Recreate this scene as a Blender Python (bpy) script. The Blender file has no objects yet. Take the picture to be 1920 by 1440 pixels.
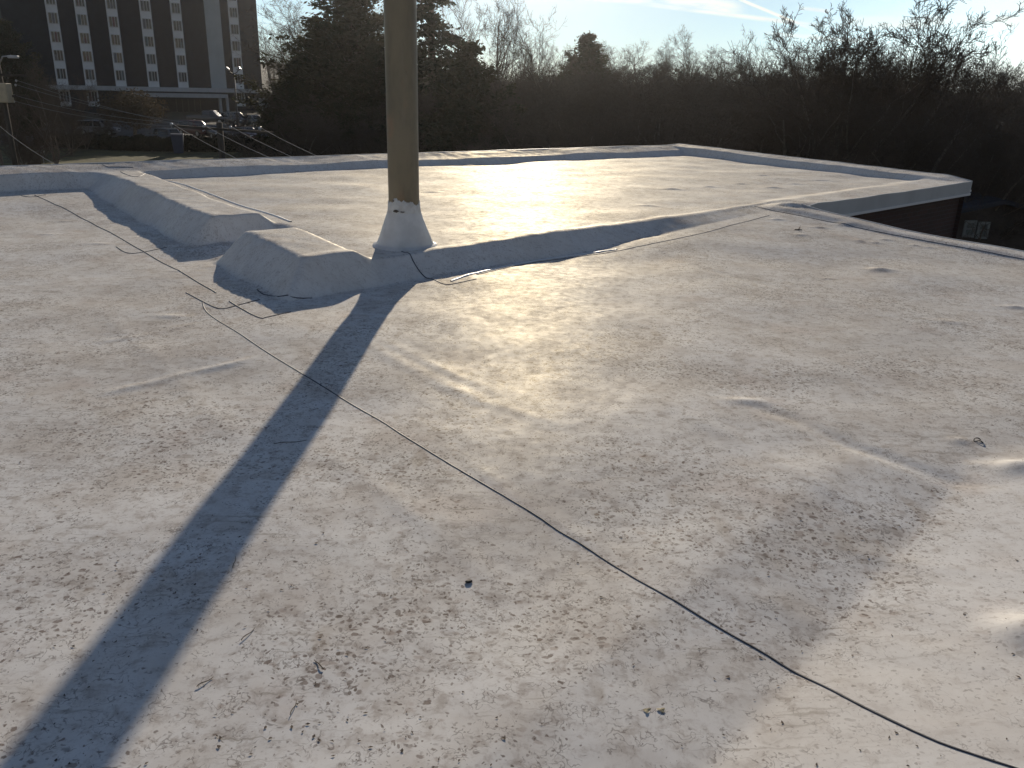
import bpy, math, random
import numpy as np
from mathutils import Vector, Matrix

S = bpy.context.scene
COL = S.collection
rad = math.radians

# ------------------------------------------------------------------ camera
CAM_H = 1.65
PITCH, ROLL, FPX = rad(19.8), rad(1.5), 1540.0
Fv = Vector((0, math.cos(PITCH), -math.sin(PITCH)))
R0 = Vector((1, 0, 0)); U0 = R0.cross(Fv)
Rv = math.cos(ROLL) * R0 + math.sin(ROLL) * U0
Uv = -math.sin(ROLL) * R0 + math.cos(ROLL) * U0
cam_d = bpy.data.cameras.new('camera'); cam = bpy.data.objects.new('camera', cam_d); COL.objects.link(cam)
M = Matrix((Rv, Uv, -Fv)).transposed().to_4x4(); M.translation = (0, 0, CAM_H)
cam.matrix_world = M
cam_d.sensor_width = 36; cam_d.lens = 36 * FPX / 1920
cam_d.clip_start = 0.05; cam_d.clip_end = 5000
S.camera = cam


def ray(x, y):
    return (Fv + (x - 960) / FPX * Rv - (y - 720) / FPX * Uv).normalized()


def pt(x, y, z=0.0):
    d = ray(x, y); t = (z - CAM_H) / d.z
    return Vector((d.x * t, d.y * t, z))


def at(x, y, Y):
    d = ray(x, y); t = Y / d.y
    return Vector((d.x * t, d.y * t, CAM_H + d.z * t))


# ------------------------------------------------------------------ light
SUN_EL, SUN_AZ = rad(17.0), rad(0.3)
S.view_settings.view_transform = 'Standard'; S.view_settings.look = 'None'
S.view_settings.gamma = 1; S.view_settings.exposure = -0.25
S.cycles.max_bounces = 6; S.cycles.transparent_max_bounces = 12
w = bpy.data.worlds.new('World'); S.world = w; w.use_nodes = True


def nmath(nt, op, a, b=None, c=None):
    n = nt.nodes.new('ShaderNodeMath'); n.operation = op
    for i, v in enumerate((a, b, c)):
        if v is None: continue
        if isinstance(v, (int, float)): n.inputs[i].default_value = v
        else: nt.links.new(v, n.inputs[i])
    return n.outputs[0]


def nrange(nt, v, a, b, lo=0.0, hi=1.0, smooth=True):
    n = nt.nodes.new('ShaderNodeMapRange'); n.interpolation_type = 'SMOOTHSTEP' if smooth else 'LINEAR'
    nt.links.new(v, n.inputs[0])
    for i, q in enumerate((a, b, lo, hi)): n.inputs[i + 1].default_value = q
    return n.outputs[0]


def nmix(nt, fac, a, b):
    n = nt.nodes.new('ShaderNodeMix'); n.data_type = 'RGBA'
    for sock, v in ((n.inputs[0], fac), (n.inputs[6], a), (n.inputs[7], b)):
        if isinstance(v, (int, float)): sock.default_value = v
        elif isinstance(v, tuple): sock.default_value = (*v, 1)
        else: nt.links.new(v, sock)
    return n.outputs[2]


def nnoise(nt, vec, scale, detail=4, rough=0.55, dist=0.0, out=0):
    n = nt.nodes.new('ShaderNodeTexNoise'); n.inputs['Scale'].default_value = scale
    n.inputs['Detail'].default_value = detail; n.inputs['Roughness'].default_value = rough
    n.inputs['Distortion'].default_value = dist
    if vec is not None: nt.links.new(vec, n.inputs['Vector'])
    return n.outputs[out]


def nmap(nt, vec, scale=(1, 1, 1), rot=(0, 0, 0), loc=(0, 0, 0)):
    n = nt.nodes.new('ShaderNodeMapping'); nt.links.new(vec, n.inputs[0])
    n.inputs['Scale'].default_value = scale; n.inputs['Rotation'].default_value = rot; n.inputs['Location'].default_value = loc
    return n.outputs[0]


def ndot(nt, vec, v):
    n = nt.nodes.new('ShaderNodeVectorMath'); n.operation = 'DOT_PRODUCT'
    nt.links.new(vec, n.inputs[0]); n.inputs[1].default_value = v
    return n.outputs['Value']


def build_world():
    nt = w.node_tree
    bg = nt.nodes['Background']; bg.inputs['Strength'].default_value = 0.076
    sky = nt.nodes.new('ShaderNodeTexSky'); sky.sky_type = 'NISHITA'; sky.sun_disc = False
    sky.sun_elevation = SUN_EL; sky.sun_rotation = SUN_AZ
    sky.air_density = 1.0; sky.dust_density = 0.05; sky.ozone_density = 2.5; sky.altitude = 200
    tc = nt.nodes.new('ShaderNodeTexCoord'); vec = tc.outputs['Generated']
    total = None
    # thin high clouds and contrails, each a strip along a great circle of the sky
    wisps = [((1375, -6), (1525, 56), 0.0024, 1.0), ((1200, 6), (1560, 52), 0.0035, 0.75),
             ((1560, 42), (2150, 40), 0.0085, 0.85), ((1240, -6), (1395, 20), 0.011, 0.9),
             ((1080, -8), (1225, 4), 0.005, 0.6), ((1430, 62), (1640, 80), 0.0035, 0.45),
             ((1780, 0), (2020, 12), 0.012, 0.5), ((1495, 14), (1560, 22), 0.003, 0.5),
             ((300, -60), (760, -40), 0.02, 0.4), ((900, -160), (2300, -60), 0.05, 0.5)]
    n1 = nnoise(nt, nmap(nt, vec, (14, 14, 60)), 1.0, 5, 0.6)
    n2 = nrange(nt, n1, 0.30, 0.62, 0.25, 1.0)
    for p0, p1, wd, st in wisps:
        a, b = ray(*p0), ray(*p1)
        N = a.cross(b).normalized(); T = (b - a).normalized(); mid = (a + b).normalized()
        half = (b - a).length / 2
        ac = nmath(nt, 'DIVIDE', nmath(nt, 'ABSOLUTE', ndot(nt, vec, N)), wd)
        al = nmath(nt, 'DIVIDE', nmath(nt, 'ABSOLUTE', nmath(nt, 'SUBTRACT', ndot(nt, vec, T), mid.dot(T))), half)
        m = nmath(nt, 'MULTIPLY', nrange(nt, ac, 0.15, 1.0, st, 0.0), nrange(nt, al, 0.55, 1.15, 1.0, 0.0))
        m = nmath(nt, 'MULTIPLY', m, nrange(nt, ndot(nt, vec, mid), 0.3, 0.5))
        total = m if total is None else nmath(nt, 'MAXIMUM', total, m)
    total = nmath(nt, 'MULTIPLY', total, n2)
    hs = nt.nodes.new('ShaderNodeMix'); hs.data_type = 'RGBA'; hs.blend_type = 'MULTIPLY'; hs.inputs[0].default_value = 1.0
    nt.links.new(sky.outputs[0], hs.inputs[6]); sd = (math.sin(SUN_AZ) * math.cos(SUN_EL), math.cos(SUN_AZ) * math.cos(SUN_EL), math.sin(SUN_EL))
    nt.links.new(nmix(nt, nrange(nt, ndot(nt, vec, sd), 0.80, 0.97), (1.36, 1.08, 0.98), (0.62, 0.72, 0.86)), hs.inputs[7])
    # milky winter air low over the sunward half of the sky
    zel = ndot(nt, vec, (0, 0, 1))
    veil = nmath(nt, 'MULTIPLY', nrange(nt, zel, 0.34, 0.02), nrange(nt, ndot(nt, vec, (0, 1, 0)), 0.35, 0.9))
    sd = (math.sin(SUN_AZ) * math.cos(SUN_EL), math.cos(SUN_AZ) * math.cos(SUN_EL), math.sin(SUN_EL))
    veil = nmath(nt, 'MULTIPLY', veil, nrange(nt, ndot(nt, vec, sd), 0.86, 0.985, 1.0, 0.30))
    ad = nt.nodes.new('ShaderNodeMix'); ad.data_type = 'RGBA'; ad.blend_type = 'ADD'
    nt.links.new(veil, ad.inputs[0]); nt.links.new(hs.outputs[2], ad.inputs[6]); ad.inputs[7].default_value = (9.6, 13.2, 14.6, 1)
    c = nmix(nt, nmath(nt, 'MULTIPLY', total, .85), ad.outputs[2], (15.5, 15.2, 13.6))
    nt.links.new(c, bg.inputs['Color'])


build_world()
sun_d = bpy.data.lights.new('sun', 'SUN'); sun_d.energy = 4.9; sun_d.angle = rad(0.55); sun_d.color = (1.0, 0.87, 0.70)
sun = bpy.data.objects.new('sun', sun_d); COL.objects.link(sun)
sun.rotation_euler = (-(math.pi / 2 - SUN_EL), 0, -SUN_AZ)
sun.location = (0, 30, 20)


# ------------------------------------------------------------------ helpers
def tag(o, label=None, cat=None, group=None, kind=None):
    if label: o['label'] = label
    if cat: o['category'] = cat
    if group: o['group'] = group
    if kind: o['kind'] = kind
    return o


def empty(name, loc=(0, 0, 0), rz=0.0, label=None, cat=None, group=None):
    o = bpy.data.objects.new(name, None); COL.objects.link(o)
    o.location = loc; o.rotation_euler = (0, 0, rz); o.empty_display_size = 0.3
    return tag(o, label, cat, group)


class MB:
    """collects vertices and faces of ONE mesh"""
    def __init__(self): self.v = []; self.f = []

    def add(self, vs, fs):
        b = len(self.v); self.v += [tuple(p) for p in vs]; self.f += [tuple(b + i for i in q) for q in fs]

    def box(self, c, s, rot=None):
        hx, hy, hz = s[0] / 2, s[1] / 2, s[2] / 2
        vs = [Vector((x * hx, y * hy, z * hz)) for x in (-1, 1) for y in (-1, 1) for z in (-1, 1)]
        if rot is not None: vs = [rot @ p for p in vs]
        vs = [p + Vector(c) for p in vs]
        self.add(vs, [(0, 1, 3, 2), (4, 6, 7, 5), (0, 4, 5, 1), (2, 3, 7, 6), (0, 2, 6, 4), (1, 5, 7, 3)])

    def tube(self, pts, radii, n=6, cap=True):
        rings = []
        for i, p in enumerate(pts):
            p = Vector(p)
            d = Vector(pts[min(i + 1, len(pts) - 1)]) - Vector(pts[max(i - 1, 0)])
            if d.length < 1e-9: d = Vector((0, 0, 1))
            d.normalize()
            a = d.orthogonal() if abs(d.z) > 0.95 else d.cross(Vector((0, 0, 1)))
            a.normalize(); b = d.cross(a)
            r = radii[i] if hasattr(radii, '__len__') else radii
            rings.append([p + r * (math.cos(2 * math.pi * k / n) * a + math.sin(2 * math.pi * k / n) * b) for k in range(n)])
        vs = [q for r in rings for q in r]; fs = []
        for i in range(len(rings) - 1):
            for k in range(n):
                k2 = (k + 1) % n
                fs.append((i * n + k, i * n + k2, (i + 1) * n + k2, (i + 1) * n + k))
        if cap:
            fs.append(tuple(range(n - 1, -1, -1))); fs.append(tuple((len(rings) - 1) * n + k for k in range(n)))
        self.add(vs, fs)

    def mesh(self, name, mat=None, smooth=False):
        me = bpy.data.meshes.new(name); me.from_pydata(self.v, [], self.f); me.update()
        if mat: me.materials.append(mat)
        if smooth: me.polygons.foreach_set('use_smooth', [True] * len(me.polygons))
        return me

    def build(self, name, mat=None, parent=None, smooth=False, bevel=0.0):
        return link(name, self.mesh(name, mat, smooth), parent, bevel)


def link(name, me, parent=None, bevel=0.0):
    o = bpy.data.objects.new(name, me); COL.objects.link(o)
    if parent: o.parent = parent
    if bevel:
        m = o.modifiers.new('bevel', 'BEVEL'); m.width = bevel; m.segments = 2; m.limit_method = 'ANGLE'
    return o


def copy_tree(o, parent=None):
    kids = [c for c in o.children]
    c = o.copy(); COL.objects.link(c); c.parent = parent
    for k in kids: copy_tree(k, c)
    return c


def mat(name, base, rough=0.8, var=0.0, vscale=5.0, col2=None, metal=0.0, spec=0.5, bump=0.0, bscale=30.0, stretch=None):
    m = bpy.data.materials.new(name); m.use_nodes = True; nt = m.node_tree
    b = nt.nodes['Principled BSDF']
    b.inputs['Base Color'].default_value = (*base, 1); b.inputs['Roughness'].default_value = rough
    b.inputs['Metallic'].default_value = metal; b.inputs['Specular IOR Level'].default_value = spec
    tc = nt.nodes.new('ShaderNodeTexCoord'); vec = tc.outputs['Object']
    if stretch: vec = nmap(nt, vec, stretch)
    if var or col2:
        n = nnoise(nt, vec, vscale, 6, 0.62)
        c2 = col2 or tuple(x * (1 - var) for x in base)
        nt.links.new(nmix(nt, nrange(nt, n, 0.36, 0.66), base, c2), b.inputs['Base Color'])
    if bump:
        n = nnoise(nt, vec, bscale, 4)
        bp = nt.nodes.new('ShaderNodeBump'); bp.inputs['Strength'].default_value = bump; bp.inputs['Distance'].default_value = 0.02
        nt.links.new(n, bp.inputs['Height']); nt.links.new(bp.outputs[0], b.inputs['Normal'])
    return m


# ------------------------------------------------------------------ materials
def membrane_material():
    m = bpy.data.materials.new('white_membrane'); m.use_nodes = True; nt = m.node_tree
    b = nt.nodes['Principled BSDF']
    vec = nt.nodes.new('ShaderNodeTexCoord').outputs['Object']
    flat = nmap(nt, vec, (1, 1, 0.0))
    warp = nnoise(nt, flat, 16, 3, 0.6, out=1)
    sub = nt.nodes.new('ShaderNodeVectorMath'); sub.operation = 'SUBTRACT'; nt.links.new(warp, sub.inputs[0]); sub.inputs[1].default_value = (.5, .5, .5)
    scl = nt.nodes.new('ShaderNodeVectorMath'); scl.operation = 'SCALE'; nt.links.new(sub.outputs[0], scl.inputs[0]); scl.inputs['Scale'].default_value = 0.055
    addv = nt.nodes.new('ShaderNodeVectorMath'); addv.operation = 'ADD'; nt.links.new(flat, addv.inputs[0]); nt.links.new(scl.outputs[0], addv.inputs[1])
    wv = addv.outputs[0]
    # dirt everywhere, less on the upright flashings (sz = normal z)
    geo = nt.nodes.new('ShaderNodeNewGeometry')
    up = nrange(nt, ndot(nt, geo.outputs['Normal'], (0, 0, 1)), 0.90, 0.985, 0.38, 1.0)
    # the sheet beyond the lower right fold is cleaner
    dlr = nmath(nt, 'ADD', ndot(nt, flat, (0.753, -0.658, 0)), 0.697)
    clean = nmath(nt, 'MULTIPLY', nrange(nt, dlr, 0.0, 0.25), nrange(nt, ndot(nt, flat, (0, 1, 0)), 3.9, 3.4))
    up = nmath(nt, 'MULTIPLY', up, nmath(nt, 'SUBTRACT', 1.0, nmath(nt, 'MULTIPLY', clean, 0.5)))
    broad = nnoise(nt, flat, 0.55, 5, 0.6)
    mid = nnoise(nt, flat, 2.6, 6, 0.65, 0.4)
    fine = nnoise(nt, wv, 13, 7, 0.7)
    c = nmix(nt, nmath(nt, 'MULTIPLY', nrange(nt, broad, 0.36, 0.66), 0.55), (0.82, 0.81, 0.795), (0.74, 0.70, 0.64))
    f = nmath(nt, 'MULTIPLY', nrange(nt, mid, 0.40, 0.68), nmath(nt, 'MULTIPLY', up, 0.50))
    c = nmix(nt, f, c, (0.55, 0.485, 0.42))
    f = nmath(nt, 'MULTIPLY', nrange(nt, nnoise(nt, nmap(nt, flat, (1, 1, 1), (0, 0, 0), (7, 3, 0)), 1.7, 4), 0.56, 0.72), nmath(nt, 'MULTIPLY', up, 0.38))
    c = nmix(nt, f, c, (0.60, 0.50, 0.44))
    f = nmath(nt, 'MULTIPLY', nrange(nt, fine, 0.47, 0.70), nmath(nt, 'MULTIPLY', up, 0.72))
    c = nmix(nt, f, c, (0.43, 0.375, 0.33))
    mott = nnoise(nt, wv, 34, 5, 0.75)
    f = nmath(nt, 'MULTIPLY', nrange(nt, mott, 0.50, 0.68), nmath(nt, 'MULTIPLY', nrange(nt, nnoise(nt, nmap(nt, flat, (1, 1, 1), (0, 0, 0), (5, 5, 0)), 1.3, 5, .7), .38, .62), nmath(nt, 'MULTIPLY', up, 0.62)))
    c = nmix(nt, f, c, (0.34, 0.285, 0.245))
    dens = nnoise(nt, nmap(nt, flat, (1, 1, 1), (0, 0, 0), (3, 9, 0)), 0.9, 5, 0.65)
    specks = [(19, 0.44, (0.36, 0.27, 0.22), 0.5, 0.20), (34, 0.46, (0.21, 0.16, 0.135), 0.85, 0.15), (52, 0.50, (0.18, 0.145, 0.125), 0.9, 0.15), (80, 0.50, (0.20, 0.165, 0.14), 0.9, 0.16), (9, 0.40, (0.48, 0.41, 0.33), 0.35, 0.22)]
    for i, (sc, thr, col, al, soft) in enumerate(specks):
        v = nt.nodes.new('ShaderNodeTexVoronoi'); v.inputs['Scale'].default_value = sc
        v.inputs['Randomness'].default_value = 1.0
        nt.links.new(nmap(nt, wv, (1.0, 1.6 - .3 * i, 1), (0, 0, 0.7 * i), (i * 3.1, i * 1.7, 0)), v.inputs['Vector'])
        sep = nt.nodes.new('ShaderNodeSeparateColor'); nt.links.new(v.outputs['Color'], sep.inputs[0])
        size = nmath(nt, 'MULTIPLY', nrange(nt, sep.outputs[0], 0.35, 1.0, 0.0, thr, False), nrange(nt, dens, 0.36, 0.62, 0.45, 1.25))
        mk = nrange(nt, nmath(nt, 'SUBTRACT', v.outputs['Distance'], size), -soft, 0.0, 1.0, 0.0)
        mk = nmath(nt, 'MULTIPLY', mk, nmath(nt, 'MULTIPLY', nrange(nt, sep.outputs[1], 0.0, 1.0, 0.25, al, False), up))
        c = nmix(nt, mk, c, col)
    # curled threads and scuffs
    for i, (sc, wd, al) in enumerate(((27, 0.032, 0.6), (44, 0.040, 0.65))):
        n = nnoise(nt, nmap(nt, wv, (1, 1, 1), (0, 0, i), (i * 5, 2, 0)), sc, 1, 0.4)
        k = nrange(nt, nmath(nt, 'ABSOLUTE', nmath(nt, 'SUBTRACT', n, 0.5)), 0.0, wd, 1.0, 0.0)
        msk = nrange(nt, nnoise(nt, nmap(nt, flat, (1, 1, 1), (0, 0, 0), (i * 9, 4, 0)), 11, 3), 0.52, 0.60)
        c = nmix(nt, nmath(nt, 'MULTIPLY', nmath(nt, 'MULTIPLY', k, msk), nmath(nt, 'MULTIPLY', up, al)), c, (0.16, 0.13, 0.115))
    for i, (rz, al) in enumerate(((0.75, 0.75), (-0.55, 0.7), (1.9, 0.6))):
        n = nnoise(nt, nmap(nt, wv, (2.2, 55, 1), (0, 0, rz), (i * 4, 0, 0)), 1.0, 3, 0.6)
        msk = nrange(nt, nnoise(nt, nmap(nt, flat, (1, 1, 1), (0, 0, 0), (i * 6, 8, 0)), 1.9, 3), 0.53, 0.66)
        c = nmix(nt, nmath(nt, 'MULTIPLY', nmath(nt, 'MULTIPLY', nrange(nt, n, 0.56, 0.70), msk), nmath(nt, 'MULTIPLY', up, al)), c, (0.36, 0.32, 0.27))
    nt.links.new(c, b.inputs['Base Color'])
    b.inputs['Specular IOR Level'].default_value = 0.0; b.inputs['Roughness'].default_value = 0.9
    gl = nt.nodes.new('ShaderNodeBsdfGlossy'); gl.inputs['Color'].default_value = (.95, .90, .76, 1)
    nt.links.new(nrange(nt, fine, 0.3, 0.75, 0.52, 0.72), gl.inputs['Roughness'])
    fr = nt.nodes.new('ShaderNodeFresnel'); fr.inputs['IOR'].default_value = 1.22
    ms = nt.nodes.new('ShaderNodeMixShader'); nt.links.new(nmath(nt, 'MULTIPLY', fr.outputs[0], nrange(nt, mid, 0.3, 0.7, 0.36, 0.25)), ms.inputs[0])
    nt.links.new(b.outputs[0], ms.inputs[1]); nt.links.new(gl.outputs[0], ms.inputs[2])
    gl2 = nt.nodes.new('ShaderNodeBsdfGlossy'); gl2.inputs['Color'].default_value = (.95, .86, .62, 1); gl2.inputs['Roughness'].default_value = .37
    ms2 = nt.nodes.new('ShaderNodeMixShader'); inv = nmath(nt, 'SUBTRACT', 1.0, fr.outputs[0]); fac = nmath(nt, 'MULTIPLY', fr.outputs[0], nmath(nt, 'MULTIPLY', inv, inv))
    nt.links.new(nmath(nt, 'MULTIPLY', fac, nrange(nt, mid, 0.35, 0.65, 0.075, 0.03)), ms2.inputs[0])
    nt.links.new(ms.outputs[0], ms2.inputs[1]); nt.links.new(gl2.outputs[0], ms2.inputs[2])
    nt.links.new(ms2.outputs[0], nt.nodes['Material Output'].inputs[0])
    h = nmath(nt, 'ADD', nmath(nt, 'MULTIPLY', nnoise(nt, flat, 3.2, 2), 0.9), nmath(nt, 'MULTIPLY', nnoise(nt, flat, 90, 3), 0.03))
    bp = nt.nodes.new('ShaderNodeBump'); bp.inputs['Strength'].default_value = 1.0; bp.inputs['Distance'].default_value = 0.006
    nt.links.new(h, bp.inputs['Height']); nt.links.new(bp.outputs[0], b.inputs['Normal']); nt.links.new(bp.outputs[0], gl.inputs['Normal']); nt.links.new(bp.outputs[0], gl2.inputs['Normal'])
    return m


def brick_material(name, c1, c2, mortar, sc=1.0):
    m = bpy.data.materials.new(name); m.use_nodes = True; nt = m.node_tree
    b = nt.nodes['Principled BSDF']; b.inputs['Roughness'].default_value = 0.9
    uv = nt.nodes.new('ShaderNodeUVMap').outputs[0]
    br = nt.nodes.new('ShaderNodeTexBrick'); nt.links.new(nmap(nt, uv, (sc, sc, 1)), br.inputs['Vector'])
    br.inputs['Color1'].default_value = (*c1, 1); br.inputs['Color2'].default_value = (*c2, 1); br.inputs['Mortar'].default_value = (*mortar, 1)
    br.inputs['Scale'].default_value = 1.0; br.inputs['Brick Width'].default_value = 0.21; br.inputs['Row Height'].default_value = 0.073
    br.inputs['Mortar Size'].default_value = 0.006
    n = nnoise(nt, uv, 0.7, 4)
    c = nmix(nt, nrange(nt, n, 0.35, 0.7, 0, 0.4), br.outputs[0], tuple(x * 0.6 for x in c1))
    nt.links.new(c, b.inputs['Base Color'])
    return m


MEM = membrane_material()
M_seam = mat('seam_sealant', (0.05, 0.053, 0.07), 0.6, 0.4, 30)
M_lip = mat('membrane_edge', (0.78, 0.78, 0.78), 0.4)
M_fascia = mat('painted_fascia_metal', (0.50, 0.52, 0.54), 0.5, 0.12, 2.0)
M_drip = mat('drip_edge_metal', (0.72, 0.73, 0.74), 0.45)
M_brick = brick_material('dark_red_brick', (0.085, 0.045, 0.038), (0.06, 0.036, 0.032), (0.085, 0.075, 0.07))


# ------------------------------------------------------------------ roof height field
def V2(x, y): return np.array([x, y], float)


def unit(v): return v / np.hypot(*v)


A0 = V2(-7.688, 12.507); AB = V2(4.2, 22.3); BC = V2(8.38, 15.63); K = V2(3.92, 11.475)
aD = unit(AB - A0); cD = unit(BC - K); bD = unit(BC - AB); dD = unit(V2(0.635, -0.772))
CC = V2(-0.356, 8.196); ccD = unit(V2(0.721, 0.693))           # top line of the curb
EL = V2(-2.556, 7.895); eD = unit(V2(-0.60, 0.80))             # left top edge of the ridge, running to the back parapet
ZF = 0.17


def sstep(t):
    t = np.clip(t, 0, 1); return t * t * (3 - 2 * t)


def soft(t, k=0.18):
    """ramp 0..1 with only slightly rounded ends"""
    t = np.clip(t, 0, 1); return (1 - k) * t + k * 0 + k * (t * t * (3 - 2 * t)) if k < 0 else np.where(t < k, t * t / (2 * k * (1 - k)), np.where(t > 1 - k, 1 - (1 - t) ** 2 / (2 * k * (1 - k)), (t - k / 2) / (1 - k)))


def sdist(x, y, P, d):            # distance to the left of direction d
    return -(x - P[0]) * d[1] + (y - P[1]) * d[0]


def along(x, y, P, d): return (x - P[0]) * d[0] + (y - P[1]) * d[1]


_rng = np.random.RandomState(5)
_waves = [(_rng.uniform(0, 6.28), _rng.uniform(1.6, 8.0), _rng.uniform(0, 6.28)) for _ in range(26)]


def undulate(x, y):
    z = 0
    for a, k, p in _waves:
        z = z + (0.0062 / k) * np.sin(k * (x * math.cos(a) + y * math.sin(a)) + p + 0.7 * np.sin(0.6 * k * (y * math.cos(a) - x * math.sin(a))))
    return z


# small blisters and creases of the membrane: measured spots on the roof
BLISTERS = [(1580, 436, .10, .05, .018), (1535, 440, .10, .03, .016), (1500, 452, .08, .03, .012), (1455, 428, .08, .03, .014), (1650, 507, .11, .05, .026), (1610, 460, .05, .05, .014),
            (1660, 457, .06, .03, .014), (1715, 465, .06, .03, .012), (1640, 462, .05, .03, .013), (1740, 468, .06, .03, .012), (1800, 822, .05, .022, .012), (1905, 880, .10, .05, .03), (1835, 868, .05, .03, .01),
            (1925, 1215, .10, .06, .04), (1905, 572, .10, .03, .016), (1550, 520, .06, .02, .008), (1400, 745, .12, .03, .012), (318, 588, .10, .03, .010), (1780, 600, .12, .04, .008),
            (330, 505, .05, .02, .006), (120, 410, .09, .03, .008), (90, 435, .09, .03, .008), (185, 455, .10, .03, .008), (1260, 355, .16, .05, .02), (1330, 350, .12, .04, .015), (1450, 353, .14, .04, .018), (1430, 330, .12, .04, .015), (1490, 345, .12, .04, .014), (880, 310, .14, .05, .016), (1215, 385, .14, .04, .012), (960, 300, .14, .05, .014), (810, 360, .14, .04, .014), (1390, 345, .12, .04, .014), (1540, 338, .2, .04, .012)]
CREASES = [([(160, 738), (260, 715), (350, 692), (430, 677), (500, 658)], .035, .0085),
           ([(150, 640), (260, 625), (380, 598)], .04, .0035),
           ([(640, 610), (760, 680), (900, 745), (1040, 790), (1120, 822)], .05, .0040),
           ([(700, 625), (860, 700), (960, 740)], .04, .0035),
           ([(1380, 742), (1480, 775), (1600, 830), (1690, 862), (1780, 892), (1930, 918)], .055, -.0125),
           ([(1180, 455), (1330, 505), (1500, 545)], .05, -.0035),
           ([(560, 820), (700, 900), (850, 1010), (980, 1120)], .05, .0030), ([(1150, 700), (1400, 830), (1640, 960), (1800, 1040)], .06, .0035),
           ([(860, 850), (1010, 950), (1200, 1060)], .04, .0030), ([(1350, 1090), (1600, 1180), (1900, 1300)], .06, .0032),
           ([(170, 560), (330, 700), (480, 860)], .07, .0035), ([(1560, 1010), (1750, 1060), (1930, 1090)], .05, .003)]


def crease_height(x, y):
    z = np.zeros_like(x)
    for X, Y, a, b, h in BLISTERS:
        p = pt(X, Y, ZF if Y < 400 else 0.02)
        m = (np.abs(x - p.x) < 4 * a) & (np.abs(y - p.y) < 4 * a)
        if m.any(): z[m] += h * np.exp(-((x[m] - p.x) / a) ** 2 - ((y[m] - p.y) / (b * 1.6)) ** 2)
    for pl, s, h in CREASES:
        P = [pt(q[0], q[1], 0.02) for q in pl]
        best = np.full_like(x, 9.0); tt = np.zeros_like(x); L = 0.0
        for i in range(len(P) - 1):
            d = V2(P[i + 1].x - P[i].x, P[i + 1].y - P[i].y); n = np.hypot(*d)
            t = np.clip(((x - P[i].x) * d[0] + (y - P[i].y) * d[1]) / n ** 2, 0, 1)
            q = np.hypot(x - P[i].x - t * d[0], y - P[i].y - t * d[1])
            u = q < best; best = np.where(u, q, best); tt = np.where(u, L + t * n, tt); L += n
        z += h * np.exp(-(best / s) ** 2) * sstep(tt / (.25 * L)) * sstep((L - tt) / (.25 * L)) * (1 + .35 * np.sin(9 * tt))
    return z


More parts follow.
